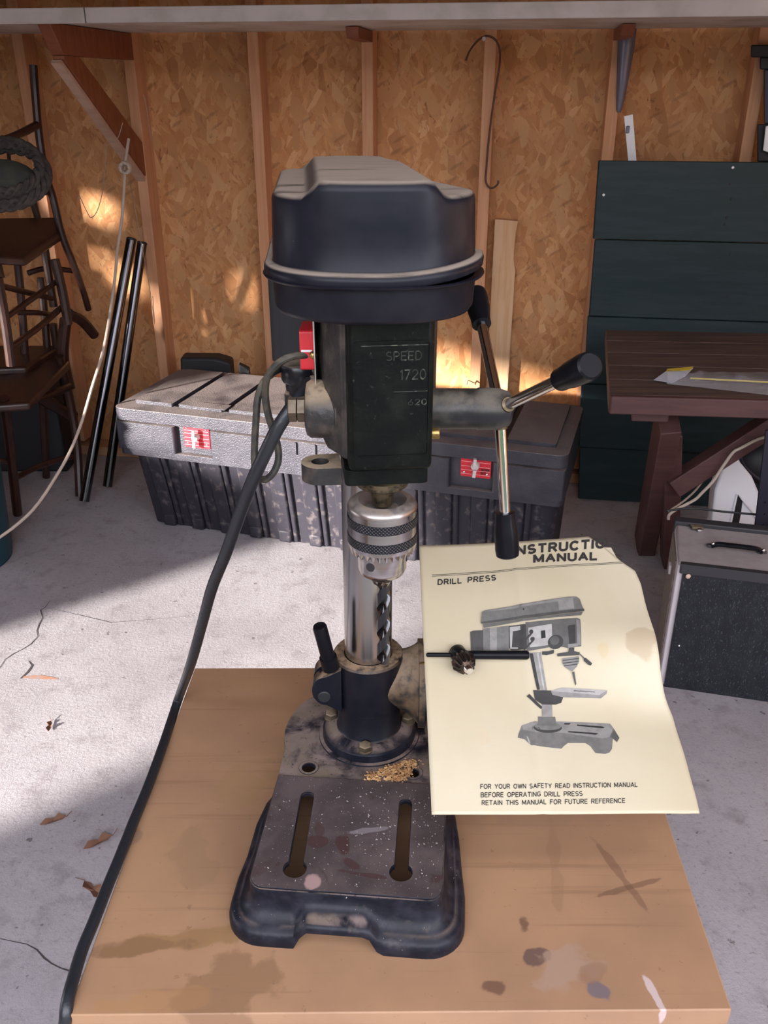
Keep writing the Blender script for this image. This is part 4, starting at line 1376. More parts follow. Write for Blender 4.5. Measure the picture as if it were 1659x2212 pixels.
def base_outline(off):
    hw = 0.0820 + off
    yf = -0.2065 - off
    r = 0.014 + off * 0.9
    pts = []
    for k in range(9):
        a = -PI / 2 + (PI / 2) * k / 8
        pts.append((hw - r + r * math.cos(a), yf + r + r * math.sin(a)))
    for k in range(1, 6):
        pts.append((hw, yf + r + (-0.035 - yf - r) * k / 6))
    rr = 0.088 + off
    hy = 0.0
    for k in range(25):
        a = -0.35 + (PI + 0.7) * k / 24
        pts.append((rr * math.cos(a), hy + rr * math.sin(a)))
    for k in range(1, 6):
        pts.append((-hw, -0.035 + (yf + r + 0.035) * k / 6))
    for k in range(9):
        a = PI + (PI / 2) * k / 8
        pts.append((-hw + r + r * math.cos(a), yf + r + r * math.sin(a)))
    nfront = 24
    x0, x1 = -hw + r, hw - r
    for k in range(1, nfront):
        pts.append((x0 + (x1 - x0) * k / nfront, yf))
    return pts


def arch(x, y):
    """how far the skirt is cut away above the table"""
    h = 0.0
    if y < -0.17:
        h = 0.020 * max(0.0, min(1.0, (0.036 - abs(x + 0.005)) / 0.009))
    elif -0.145 < y < -0.055:
        h = 0.016 * max(0.0, min(1.0, (0.036 - abs(y + 0.10)) / 0.010))
    return h


prof = [(0.0, 0.0440), (0.0004, 0.0430), (0.0004, 0.038), (0.0014, 0.029), (0.0048, 0.0205), (0.0115, 0.0160), (0.0165, 0.0140), (0.0192, 0.0105), (0.0200, 0.006), (0.0200, 0.0)]
base0 = base_outline(0.0)


def skirt_outline(off):
    """the skirt flares at the front and falls steeply round the column end"""
    return [(x0 + (x1 - x0) * (0.18 + 0.82 * (1 - max(0.0, min(1.0, (y0 + 0.16) / 0.12)))), y0 + (y1 - y0) * (0.18 + 0.82 * (1 - max(0.0, min(1.0, (y0 + 0.16) / 0.12)))))
            for (x0, y0), (x1, y1) in zip(base0, base_outline(off))]


b = MB()
rings = []
for off, z in prof:
    o_ = skirt_outline(off)
    ring = []
    for (x, y) in o_:
        h = arch(x, y)
        zz = TT + h + z * (0.044 - h) / 0.044 + 0.0002
        ring.append(Vector(BG(x, y, zz)))
    rings.append(ring)
m_ = len(rings[0])
inner = []
for off, z in ((0.0155, 0.0), (0.008, 0.012), (-0.005, 0.036)):
    ring = []
    for (x, y) in skirt_outline(off):
        h = arch(x, y)
        ring.append(Vector(BG(x, y, TT + h + z * (0.044 - h) / 0.044 + 0.0002)))
    rings.append(ring)
vs = [v for r_ in rings for v in r_]
b.add(vs, [(i * m_ + k, i * m_ + (k + 1) % m_, (i + 1) * m_ + (k + 1) % m_, (i + 1) * m_ + k) for i in range(len(rings) - 1) for k in range(m_)])


def keyhole(a, e, w, rb):
    """slot from a (far end) to e (round keyhole end)"""
    a, e = Vector((*a, 0)), Vector((*e, 0))
    d = (e - a).normalized()
    s = Vector((-d.y, d.x, 0))
    pts = []
    for k in range(9):
        an = PI * k / 8
        p = a + s * w * math.cos(an) - d * w * math.sin(an)
        pts.append((p.x, p.y))
    a0 = math.asin(w / rb)
    for k in range(15):
        an = a0 + (2 * PI - 2 * a0) * k / 14
        p = e - d * rb * math.cos(an) * 1.0 - s * rb * math.sin(an)
        pts.append((p.x, p.y))
    return pts


def slots(g):
    return [keyhole(bl(664, 1722, TOPZ), bl(637, 1878, TOPZ), 0.0062 + g, 0.0100 + g), keyhole(bl(876, 1738, TOPZ), bl(866, 1886, TOPZ), 0.0058 + g, 0.0098 + g)]


bh = [circ(*bl(667, 1658, TOPZ), 0.0062, 16), circ(*bl(892, 1669, TOPZ), 0.0062, 16)]
bh[0] = circ(*bl(667, 1658, TOPZ), 0.0068, 16)
o_ = base_outline(0.0)
tris_holes = slots(0.0) + bh
b.prism(o_, TT + 0.0405, TT + 0.0442, BG, [h[::-1] for h in tris_holes])
bs_ = b.build('base', MT['base'], dp, angle=40, fix=True)
yb0, yb1 = bl(600, 1692, TOPZ)[1], -0.2055
pl_out = rect(-0.0815, yb1, 0.0815, -0.072, 0.012)
pl_out = [p for p in pl_out]
wp = MB().prism([(0.0815, -0.072), (-0.0815, -0.072)] + circ(-0.0695, -0.1935, 0.012, 6, PI, 1.5 * PI) + circ(0.0695, -0.1935, 0.012, 6, 1.5 * PI, 2 * PI),
                TT + 0.0443, TT + 0.0462, BG, [h[::-1] for h in slots(0.0)]).build('work_surface', MT['baseplate'], dp, bevel=0.0006)
for h_ in bh:
    cx_ = sum(p[0] for p in h_) / 16
    cy_ = sum(p[1] for p in h_) / 16
    MB().prism(circ(cx_, cy_, 0.0098, 24), TT + 0.0443, TT + 0.0452, BG, [circ(cx_, cy_, 0.0067, 20)[::-1]]).build('bolt_hole_ring', MT['base'], dp, bevel=0.0004)

FZ = TT + 0.0443
c0 = Vector((CX, CY, FZ))
MB().lathe(c0, (0, 0, 1), [(0, 0.052), (0.0015, 0.0515), (0.0018, 0.048), (0.0095, 0.0475), (0.0115, 0.0455), (0.0139, 0.0340), (0.0139, 0.030)], 64).build('flange', MT['base'], dp)
MB().lathe(c0, (0, 0, 1), [(0.0140, 0.0335), (0.016, 0.0322), (0.044, 0.0318), (0.0445, 0.028)], 48).build('column_socket', MT['collar'], dp)
for k, (px, py) in enumerate(((788, 1619), (726, 1545), (873, 1552), (800, 1500))):
    an = (math.atan2(*(list(reversed((onz(px, py, FZ + 0.016) - c0).xy)))) if k < 3 else PI / 2 + 0.1)
    bc = c0 + Vector((math.cos(an) * 0.0405, math.sin(an) * 0.0405, 0.0115))
    bo = MB().lathe(bc, (0, 0, 1), [(0, 0.0074), (0.0015, 0.0074)], 20).build('bolt_washer', MT['nut'], dp)
    MB().lathe(bc, (0, 0, 1), [(0.0016, 0.0066), (0.0068, 0.0066), (0.0078, 0.0055)], 6).build('hex_bolt', MT['nut'], dp, angle=20)
MB().cyl((CX, CY, FZ + 0.005), (CX, CY, 1.30 - 0.075), 0.0233, n=64).build('column', MT['steel'], dp)

# table carrier: split collar with a side arm, clamp ears and lock handle
CZ0, CZ1 = TT + 0.090, 0.8555
co = MB().lathe((CX, CY, 0), (0, 0, 1), [(CZ0, 0.0325), (CZ0, 0.0325), (CZ0, 0.0338), (CZ1 - 0.002, 0.0350), (CZ1, 0.0335), (CZ1, 0.0240), (CZ0, 0.0240), (CZ0, 0.0325)], 56, cap=False)
col_ = co.build('table_collar', MT['collar'], dp)
# arm to the right: bell shape widening to the tilt mount
arm = MB()
vs = []
secs = [(0.010, 0.031, 0.0305, 0.8245), (0.028, 0.026, 0.0305, 0.8238), (0.038, 0.0265, 0.035, 0.821), (0.045, 0.030, 0.040, 0.819), (0.0495, 0.034, 0.044, 0.818)]
for dx, ry, rz, zc in secs:
    for k in range(28):
        an = 2 * PI * k / 28
        vs.append(Vector((CX + dx, CY + ry * math.cos(an), zc + rz * math.sin(an))))
arm.add(vs, [(i * 28 + k, i * 28 + (k + 1) % 28, (i + 1) * 28 + (k + 1) % 28, (i + 1) * 28 + k) for i in range(len(secs) - 1) for k in range(28)] + [tuple(range(28))[::-1], tuple(28 * (len(secs) - 1) + k for k in range(28))])
arm.build('collar_arm', MT['collardust'], col_)
MB().lathe((CX + 0.0497, CY, 0.818), (1, 0, 0), [(0, 0.0445), (0.006, 0.0445)], 40).build('tilt_disc', MT['collardust'], dp)
# ears
ea = MB()
for dy in (-0.010, 0.010):
    ec = Vector((CX - 0.041, CY - 0.010 + dy, 0.828))
    vs = []
    prof2 = [(ec.x + 0.014 * math.cos(a), ec.z + 0.017 * math.sin(a)) for a in [PI / 2 + PI * k / 12 for k in range(13)]] + [(CX - 0.026, 0.802), (CX - 0.026, 0.853)]
    ea.prism(prof2, ec.y - 0.0075, ec.y + 0.0075, lambda a, d, c: (a, c, d))
ea.build('clamp_ear', MT['collar'], col_, bevel=0.003)
lb = MB().lathe((CX - 0.043, CY - 0.0295, 0.822), (0, 1, 0), [(0, 0.0055), (0.001, 0.0065), (0.043, 0.0065)], 16).build('lock_screw', MT['matblack'], dp)
hA, hB = ony(712, 1432, 0.705), ony(690, 1352, 0.700)
MB().lathe(hA, hB - hA, [(-0.006, 0.0085), (0.008, 0.0085), (0.0085, 0.0068), ((hB - hA).length - 0.002, 0.0068), ((hB - hA).length, 0.006), ((hB - hA).length - 0.001, 0.0035), ((hB - hA).length - 0.001, 0.0005)], 20).build('lock_handle', MT['knob'], dp)

# tilted table plate under the manual
TILT = R(27.8)
MAN_P = Vector((0.15, 0.54, 0.827))
MAN_N = Vector((0, -math.sin(TILT), math.cos(TILT)))
MAN_T = Vector((0, math.cos(TILT), math.sin(TILT)))        # up the slope
MAN_O = onp(930, 1762, MAN_P, MAN_N)
tpo = MAN_P - MAN_N * 0.0075


def tpt(x, t, n):
    return tuple(Vector((x, tpo.y, tpo.z)) + MAN_T * t + MAN_N * n)


MB().prism(rect(0.0455, 0.050, 0.205, 0.215, 0.008), -0.012, 0.0, tpt).build('drill_table', MT['castside'], dp, bevel=0.002)
rib = MB()
rib.prism(rect(0.0455, 0.052, 0.0525, 0.213), -0.026, -0.0121, tpt)
rib.prism(rect(0.195, 0.052, 0.202, 0.213), -0.022, -0.0121, tpt)
rib.build('table_rib', MT['castside'], dp, bevel=0.001)
tm = MB().prism([(0.690, 0.786), (0.775, 0.786), (0.778, 0.870), (0.762, 0.909), (0.735, 0.893), (0.695, 0.865)], 0.0403, 0.0452, lambda a, d, c: (c, a, d))
tm.build('tilt_mount', MT['collardust'], dp, bevel=0.002)
q = ony(888, 1462, 0.710)
MB().box((CX + 0.0527, q.y, q.z + 0.006), (0.0058, 0.0008, 0.022)).build('scale_strip', MT['brass'], dp)
MB().cyl((CX + 0.0527, q.y - 0.001, q.z), (CX + 0.0527, q.y - 0.003, q.z), 0.002, n=10).build('scale_rivet', MT['pin'], dp)

# ---- head
HY = R(-6.2)
SX, SY_ = -0.0013, 0.611
HG = gang(SX, SY_, HY)
hbk = Vector((math.sin(HY), math.cos(HY), 0))
hrt = Vector((math.cos(HY), -math.sin(HY), 0))


def hp(x, y, z):
    return Vector(HG(x, y, z))


BOT, HTOP = 1.1155, 1.2262
# narrow front box
fb = MB()
for z_, g_ in ((BOT, 0.0012), (BOT + 0.004, 0.0), (HTOP, 0.0)):
    pass
fb.prism([(-0.0272, -0.036), (0.0318, -0.036), (0.0318, 0.03), (-0.0272, 0.03)], BOT, HTOP, HG)
hd_ = fb.build('head_casting', MT['cast'], dp, bevel=0.0045, seg=3)
MB().prism([(-0.0295, -0.020), (-0.033, -0.012), (-0.041, 0.004), (-0.044, 0.03), (-0.044, 0.15), (0.044, 0.15), (0.044, 0.03), (0.034, 0.002), (0.0325, -0.01), (0.0325, -0.02)][::-1], BOT + 0.004, HTOP, HG).build('head_body', MT['castside'], dp, bevel=0.003)
# raised panel frame and worn cast figures on the front face
fy = -0.0361
fr = MB()
for (x0, z0, x1, z1) in ((-0.0235, 1.1275, 0.0285, 1.2095),):
    t_ = 0.0009
    fr.prism(rect(x0, z0, x1, z1, 0.003), fy - 0.0006, fy + 0.0005, lambda a, d, c: tuple(hp(a, c, d)), [rect(x0 + t_, z0 + t_, x1 - t_, z1 - t_, 0.002)[::-1]])
fr.build('face_rim', MT['cast'], hd_)
wornm = M('worn cast edge', (0.014, 0.016, 0.012), 0.5, col2=(0.13, 0.125, 0.09), scale=240, lo=0.50, hi=0.68)
for txt, u0, u1, z0, z1 in (('SPEED', -0.001, 0.0225, 1.1960, 1.2025), ('1720', 0.0085, 0.0255, 1.1825, 1.1900), ('620', 0.014, 0.0265, 1.1645, 1.1690)):
    word_on(txt, lambda u, v: hp(u0 + (u1 - u0) * u, fy - 0.0003, z0 + (z1 - z0) * v), 'cast_figures', wornm, hd_, 0.13)
MB().prism(rect(-0.018, 1.2062, 0.027, 1.2068), fy - 0.0004, fy, lambda a, d, c: tuple(hp(a, c, d))).build('face_line', wornm, hd_)
MB().prism(rect(0.004, 1.1742, 0.027, 1.1747), fy - 0.0004, fy, lambda a, d, c: tuple(hp(a, c, d))).build('face_line', wornm, hd_)
# lug with hole, bottom left
e_ = [(-0.030, 0.004), (-0.030, 0.034)] + circ(-0.0455, 0.019, 0.0145, 14, PI / 2, 1.5 * PI)
MB().prism(e_[::-1], 1.0895, 1.1035, HG, [circ(-0.0455, 0.019, 0.0068, 18)[::-1]]).build('depth_stop_lug', MT['castside'], dp, bevel=0.0015)
MB().prism(rect(-0.046, 0.006, -0.029, 0.032), BOT - 0.026, BOT - 0.0261 + 0.0001, HG)
MB().prism(rect(-0.0297, -0.0305, 0.030, 0.034, 0.004), 1.1035, BOT - 0.0001, HG).build('head_foot', MT['cast'], dp, bevel=0.002)

# spindle, quill nose and chuck
sp = Vector((SX, SY_, 0))
MB().lathe(sp, (0, 0, 1), [(1.1036, 0.0198), (1.0985, 0.0198), (1.0980, 0.0215), (1.0950, 0.0215), (1.0945, 0.0195), (1.0915, 0.0195), (1.0895, 0.0165)], 48).build('quill', MT['greasy'], dp)
MB().lathe(sp, (0, 0, 1), [(1.090, 0.009), (1.082, 0.0085), (1.0745, 0.0075), (1.0735, 0.006)], 28).build('spindle_nose', MT['greasy'], dp)
ck = bpy.data.objects.new('chuck', None)
COL.objects.link(ck)
ck.parent = dp
ck.location = Vector((SX, SY_, 1.05)) - dp.location
cm = dict(parent=ck)
c_org = (SX, SY_, 1.05)
R0 = 0.0268


def ring_part(name, prof, mat, n=72):
    return MB().lathe(sp, (0, 0, 1), prof, n, cap=False).build(name, mat, ck, origin=c_org)


ring_part('chuck_top', [(1.0715, 0.001), (1.0715, 0.0125), (1.0765, 0.0165), (1.0785, 0.0185), (1.0775, 0.0235), (1.0758, 0.0258), (1.0738, R0), (1.0722, R0)], MT['chucktop'])
ring_part('sleeve', [(1.0721, R0 - 0.0002), (1.0672, R0 - 0.0002)], MT['chuck'])
ring_part('knurled_band', [(1.0671, R0 - 0.0002), (1.0668, R0 + 0.0003), (1.0600, R0 + 0.0003), (1.0597, R0 - 0.0002)], MT['knurl'])
ring_part('sleeve', [(1.0596, R0 - 0.0002), (1.0520, R0 - 0.0002)], MT['chuck'])
ring_part('knurled_band', [(1.0519, R0 - 0.0002), (1.0516, R0 + 0.0003), (1.0448, R0 + 0.0003), (1.0445, R0 - 0.0002)], MT['knurl'])
# toothed lower edge
nT = 30
b = MB()
vs = []
for k in range(nT * 4):
    an = 2 * PI * k / (nT * 4)
    ph = k % 4
    low = 1.0362 if ph in (0, 1) else 1.0402
    rr = R0 - 0.0002
    for (r_, z_) in ((rr, 1.0444), (rr - 0.0002, 1.0412), (rr - (0.0015 if ph in (0, 1) else 0.0028), low), (0.0200, low - 0.0004 + 0.0)):
        vs.append(sp + Vector((r_ * math.cos(an), r_ * math.sin(an), z_)))
mm = nT * 4
b.add(vs, [(4 * k + j, 4 * ((k + 1) % mm) + j, 4 * ((k + 1) % mm) + j + 1, 4 * k + j + 1) for k in range(mm) for j in range(3)])
b.build('gear_teeth', MT['chuck'], ck, origin=c_org, angle=25)
ring_part('chuck_nose', [(1.0400, 0.0192), (1.0200, 0.0190), (1.0165, 0.0178), (1.0125, 0.0125), (1.0110, 0.0105), (1.0110, 0.003)], MT['chuck'])
for k in range(3):
    an = R(-119) + k * 2 * PI / 3
    d_ = Vector((math.cos(an), math.sin(an), 0))
    cpos = sp + d_ * 0.0188 + Vector((0, 0, 1.0280))
    MB().lathe(cpos, d_, [(-0.001, 0.0036), (0.0006, 0.0036)], 20).build('key_hole', MT['groove'], ck, origin=c_org)
for k in range(3):
    an = R(-60) + k * 2 * PI / 3
    d_ = Vector((math.cos(an), math.sin(an), 0))
    cpos = sp + d_ * 0.0062 + Vector((0, 0, 1.0108))
    MB().lathe(cpos, (-d_.x * 0.35, -d_.y * 0.35, -1), [(0, 0.0036), (0.006, 0.0030), (0.0085, 0.0012)], 10).build('jaw', MT['steel'], ck, origin=c_org)

# twist drill
b = MB()
n_, L_ = 90, 0.083
z_top = 1.0100
vs = []
sect = []
for k in range(24):
    a = 2 * PI * k / 24
    r_ = 0.0054
    f_ = abs(math.cos(a))
    r_ = 0.0055 if f_ > 0.62 else 0.0022 + 0.0030 * (f_ / 0.62) ** 2
    sect.append((a, r_))
for i in range(n_ + 1):
    t = i / n_
    z = z_top - L_ * t
    tw = t * 2 * PI * 1.75 * 1.0
    fade = 1.0 if t > 0.10 else t / 0.10
    tipk = 1.0 if t < 0.97 else max(0.05, (1 - t) / 0.03)
    for a, r_ in sect:
        rr = (0.0055 * (1 - fade) + r_ * fade) * tipk
        vs.append(sp + Vector((0.0008, 0, 0)) + Vector((rr * math.cos(a - tw), rr * math.sin(a - tw), z)))
b.add(vs, [(i * 24 + k, i * 24 + (k + 1) % 24, (i + 1) * 24 + (k + 1) % 24, (i + 1) * 24 + k) for i in range(n_) for k in range(24)] + [tuple(range(24))[::-1], tuple(n_ * 24 + k for k in range(24))])
tbt = b.build('twist_drill_bit', MT['bit'], angle=30)
tag(tbt, 'fluted twist drill bit gripped in the chuck in front of the column', 'drill bit')

# ---- feed shaft: spring cap on the left, hub and levers on the right
AX = Vector((0, 0, 0))
zc = 1.1468
FS = lambda x: Vector((x, 0.621, zc))
MB().lathe(FS(-0.035), (-1, 0, 0), [(0, 0.0215), (0.0185, 0.0215), (0.0215, 0.0195), (0.0225, 0.016), (0.0225, 0.001)], 40).build('spring_cap', MT['castside'], dp)
MB().lathe(FS(-0.0295), (-1, 0, 0), [(0, 0.024), (0.0054, 0.024)], 40).build('cap_seat', MT['castside'], dp)
MB().lathe(FS(-0.0577), (-1, 0, 0), [(0, 0.0098), (0.0055, 0.0098), (0.006, 0.009)], 6).build('hex_nut', MT['nut'], dp, angle=20)
MB().lathe(FS(-0.0642), (-1, 0, 0), [(0, 0.0098), (0.0055, 0.0098), (0.0062, 0.0088)], 6).build('hex_nut', MT['nut'], dp, angle=20)
hub = MB().lathe(FS(0.0322), (1, 0, 0), [(0, 0.0150), (0.036, 0.0150), (0.037, 0.0156), (0.052, 0.0152), (0.060, 0.0125), (0.0615, 0.010), (0.0615, 0.001)], 40).build('feed_hub', MT['hub'], dp)
HC = FS(0.0850)
tips = [Vector((0.0955, 0.602, 1.0335)), Vector((0.0735, 0.722, 1.211)), Vector((0.1252, 0.522, 1.2085))]
for k, tpz in enumerate(tips):
    d_ = (tpz - HC).normalized()
    L1 = (tpz - HC).length
    ro_ = MB().cyl(HC + d_ * 0.012, HC + d_ * (L1 - 0.030), 0.0042, n=20).build('lever_rod', MT['chrome'], dp)
    MB().lathe(HC, d_, [(L1 - 0.036, 0.0044), (L1 - 0.0355, 0.0076), (L1 - 0.028, 0.0078), (L1 - 0.022, 0.0088), (L1 - 0.006, 0.0094), (L1 - 0.001, 0.0088), (L1, 0.0075), (L1, 0.0005)], 28).build('lever_knob', MT['knob'], ro_)
    MB().lathe(HC, d_, [(0.0128, 0.0058), (0.0150, 0.0054)], 16).build('lever_ferrule', MT['greasy'], ro_)
q = ony(941, 936, 0.60)
MB().lathe((0.0335, q.y, q.z), (1, 0, 0), [(0, 0.004), (0.006, 0.0042), (0.0066, 0.0035)], 12).build('depth_lock_screw', MT['brass'], dp)

# ---- switch plate, switch, cords' entry, belt-tension knob, motor
pA = [ony(x, y, Y) for x, y, Y in ((717, 690, 0.628), (712, 770, 0.628), (702, 838, 0.628))]
sw = MB()
plate = [(0.622, 1.2255), (0.622, 1.166), (0.712, 1.160), (0.712, 1.2255)]
sw.prism([(0.615, 1.2250), (0.615, 1.158), (0.70, 1.158), (0.70, 1.2250)], -0.0500, -0.0485, lambda a, d, c: (c + (0.0030 if a > 0.65 else 0.0), a, d))
swo = sw.build('switch_plate', MT['chrome'], dp, bevel=0.0006)
MB().prism(rect(0.634, 1.172, 0.666, 1.2015, 0.002), -0.0615, -0.0502, lambda a, d, c: (c, a, d)).build('switch', MT['red'], swo, bevel=0.001)
for z_ in (1.1865, 1.188):
    pass
MB().prism(rect(0.6335, 1.186, 0.6341, 1.1875), -0.0605, -0.0525, lambda a, d, c: (c, a, d)).build('switch_mark', MT['white'], swo)
MB().sphere((-0.0508, 0.622, 1.187), 0.003, 12).build('plate_screw', MT['brass'], swo)
for (x, y, Y) in ((683, 790, 0.64), (680, 818, 0.64)):
    q = ony(x, y, Y)
    MB().lathe(q + Vector((0.014, 0, 0)), (-1, 0, -0.15), [(0, 0.0075), (0.008, 0.0075), (0.014, 0.0052), (0.017, 0.0048)], 16).build('strain_relief', MT['cordusty'], swo)
tk = ony(650, 800, 0.70)
MB().lathe(tk + Vector((0, 0, 0.006)), (0, 0, -1), [(0, 0.001), (0, 0.0155), (0.002, 0.0165), (0.013, 0.0165), (0.0145, 0.0155), (0.0150, 0.0135), (0.0215, 0.0130), (0.022, 0.0105), (0.042, 0.0100)], 12).build('tension_knob', MT['black'], dp, angle=40)
MB().box((tk.x + 0.02, tk.y + 0.012, tk.z - 0.026), (0.07, 0.02, 0.012)).build('motor_bracket', MT['castside'], dp, bevel=0.002)
mo = MB().prism(rect(-0.1105, 0.835, 0.010, 0.945, 0.02), 1.118, 1.214, lambda a, c, d: (a, c, d)).build('motor', MT['matblack'], dp, bevel=0.004)
MB().lathe((-0.045, 0.89, 1.214), (0, 0, 1), [(0, 0.03), (0.010, 0.03)], 32).build('motor_boss', MT['matblack'], mo)
MB().cyl((CX - 0.03, 0.75, 1.165), (-0.06, 0.86, 1.165), 0.012, n=16).build('motor_mount_bar', MT['steel'], dp)
q = ony(604, 606, 0.80)
MB().box(q + Vector((0.008, 0, -0.004)), (0.020, 0.03, 0.014)).build('cover_hinge', MT['castside'], dp, bevel=0.002)


# ---- belt cover: cup, rim and dished lid
def cover_outline(g, n=28):
    """front half-round, tapering to a narrower round back; world x, y"""
    cx, cy, r = -0.0068, 0.604, 0.0665
    rx, ry = -0.040, 0.765, 
    rb = 0.044
    pts = []
    for k in range(n + 1):
        a = PI + PI * k / n
        # flattened front
        x, y = math.cos(a), math.sin(a)
        e = 0.86
        sx = math.copysign(abs(x) ** e, x)
        sy = math.copysign(abs(y) ** e, y)
        pts.append((cx + (r + g) * sx, cy + (r * 0.93 + g) * sy))
    for k in range(1, 4):
        t = k / 4
        pts.append((cx + r + g + (rx + rb - cx - r) * t, cy + (ry - 0.02 - cy) * t))
    for k in range(13):
        a = PI * k / 12
        x, y = math.cos(a), math.sin(a)
        e = 0.55
        pts.append((rx + (rb + g) * math.copysign(abs(x) ** e, x), ry - 0.02 + (rb * 0.55 + g) * abs(y) ** e))
    for k in range(1, 4):
        t = k / 4
        pts.append((rx - rb - g + (cx - r - rx + rb) * t, ry - 0.02 + (cy - ry + 0.02) * t))
    return pts


def loft(profile, cap_bottom=False, cap_top=False, zfn=None):
    b = MB()
    rings = [[Vector((x, y, z + (zfn(x, y) if zfn else 0))) for x, y in cover_outline(g)] for g, z in profile]
    m = len(rings[0])
    b.add([v for r_ in rings for v in r_], [(i * m + k, i * m + (k + 1) % m, (i + 1) * m + (k + 1) % m, (i + 1) * m + k) for i in range(len(rings) - 1) for k in range(m)])
    if cap_bottom:
        b.f.append(tuple(range(m))[::-1])
    if cap_top:
        b.f.append(tuple((len(rings) - 1) * m + k for k in range(m)))
    return b


bc_ = bpy.data.objects.new('belt_cover', None)
COL.objects.link(bc_)
bc_.parent = dp
bc_.location = Vector((-0.02, 0.66, 1.2263)) - dp.location
loft([(-0.030, 1.2264), (-0.006, 1.2266), (-0.002, 1.2278), (0.0, 1.2310), (0.0012, 1.2490), (0.0060, 1.2500), (0.0068, 1.2512), (0.0058, 1.2520), (0.0005, 1.2508), (-0.002, 1.235), (-0.01, 1.230)], cap_bottom=True).build('cover_cup', MT['cup'], bc_, angle=50)
# lid: tilts up a little on the right
tilt = lambda x, y: 0.0008 + 0.0060 * max(0.0, (x - 0.005) / 0.06) ** 1.4
LZ = 1.3015
lid_p = [(-0.001, 1.2500), (0.0046, 1.2496), (0.0056, 1.2502), (0.0060, 1.2535), (0.0054, 1.2566), (0.0042, 1.2576), (0.0008, 1.2582), (0.0000, 1.2600), (-0.0006, 1.2800), (-0.0012, 1.2965), (-0.0018, 1.2992), (-0.0034, 1.3009), (-0.0060, LZ), (-0.0085, LZ)]


def lidz(x, y):
    return tilt(x, y)


# top surface: grid trimmed to the outline, plateau raised along the middle
inner_o = cover_outline(-0.0085)
from mathutils.geometry import delaunay_2d_cdt
grid = []
for i in range(-60, 62):
    for j in range(0, 64):
        x = -0.010 + i * 0.0016
        y = 0.535 + j * 0.0042
        grid.append(Vector((x, y)))


def inside(p, poly, m=0.0):
    c = False
    j = len(poly) - 1
    for i in range(len(poly)):
        xi, yi = poly[i]
        xj, yj = poly[j]
        if (yi > p[1]) != (yj > p[1]) and p[0] < (xj - xi) * (p[1] - yi) / (yj - yi) + xi:
            c = not c
        j = i
    return c


small = cover_outline(-0.0098)
gp_ = [g for g in grid if inside(g, small)]
pts2 = [Vector(p) for p in inner_o] + gp_
ne = len(inner_o)
cv, ce_, cf, *_ = delaunay_2d_cdt(pts2, [(k, (k + 1) % ne) for k in range(ne)], [], 1, 1e-6)


def smst(a, b_, x):
    t = max(0.0, min(1.0, (x - a) / (b_ - a)))
    return t * t * (3 - 2 * t)


def topz(x, y):
    t = (y - 0.56) / 0.20
    xl = -0.0375 + (-0.0165) * t
    xr = 0.0265 + (-0.0215) * t
    w = 0.0115
    k = smst(xl - w, xl, x) * (1 - smst(xr, xr + w, x))
    # plateau runs out over the front wall with a rounded shoulder
    return LZ + 0.0095 * k


b = loft(lid_p, zfn=lambda x, y: 0)
for i, v in enumerate(b.v):
    k = max(0.0, min(1.0, (1.275 - v.z) / 0.02))
    v.z += tilt(v.x, v.y) * k
    v.z += (topz(v.x, v.y) - LZ) * smst(1.278, 1.3005, v.z)
b.add([Vector((p.x, p.y, topz(p.x, p.y))) for i, p in enumerate(cv)], cf)
bm_ = b.build('cover_lid', MT['cover'], bc_, angle=60)
bm2 = bmesh.new()
bm2.from_mesh(bm_.data)
bmesh.ops.remove_doubles(bm2, verts=bm2.verts, dist=0.00005)
bmesh.ops.recalc_face_normals(bm2, faces=bm2.faces)
bm2.to_mesh(bm_.data)
bm2.free()
bm_.data.shade_smooth()

# ---- cords
pc = [ony(x, y, Y) for x, y, Y in ((672, 826, 0.640), (655, 845, 0.632), (630, 880, 0.622), (600, 925, 0.618), (570, 985, 0.620), (545, 1040, 0.628), (518, 1110, 0.645), (488, 1195, 0.665), (458, 1270, 0.69), (436, 1350, 0.72), (412, 1435, 0.755))]
pe = []
for (x, y) in ((386, 1508), (354, 1605), (321, 1696), (288, 1776), (255, 1860), (231, 1918), (202, 1992), (178, 2050), (160, 2108), (147, 2157)):
    pe.append(onz(x, y, TT + 0.004))
pe.append(onz(142, 2198, TT - 0.004))
pe.append(onz(142, 2250, TT - 0.03))
pe.append(pe[-1] + Vector((0.0, -0.02, -0.10)))
pe.append(pe[-1] + Vector((0.0, 0.01, -0.2)))
pcd = MB().tube(pc + pe, 0.0052, 14, 8).build('power_cord', MT['cord'], dp)
MB().tube([ony(x, y, Y) for x, y, Y in ((684, 777, 0.64), (660, 768, 0.636), (630, 770, 0.632), (600, 786, 0.632), (578, 815, 0.634), (573, 850, 0.638), (578, 890, 0.640), (590, 930, 0.640), (600, 965, 0.638), (601, 995, 0.636), (590, 1022, 0.634), (572, 1036, 0.636), (556, 1028, 0.64),
                                        (550, 1000, 0.645), (550, 960, 0.648), (553, 910, 0.65), (557, 860, 0.652), (572, 822, 0.66), (600, 800, 0.70), (640, 790, 0.76), (670, 780, 0.80))], 0.0028, 10, 8).build('motor_lead', MT['cordusty'], dp)

# ================================================================= MANUAL on the tilted table
MT['paper'] = paper_mat()
RIGHT = [(1272, 1157), (1306, 1180), (1345, 1213), (1372, 1231), (1384, 1262), (1392, 1310), (1401, 1358), (1412, 1410), (1424, 1458), (1438, 1497), (1458, 1540), (1468, 1585), (1479, 1632), (1490, 1685), (1499, 1728), (1505, 1763)]
LEFT = [(905, 1180), (932, 1763)]


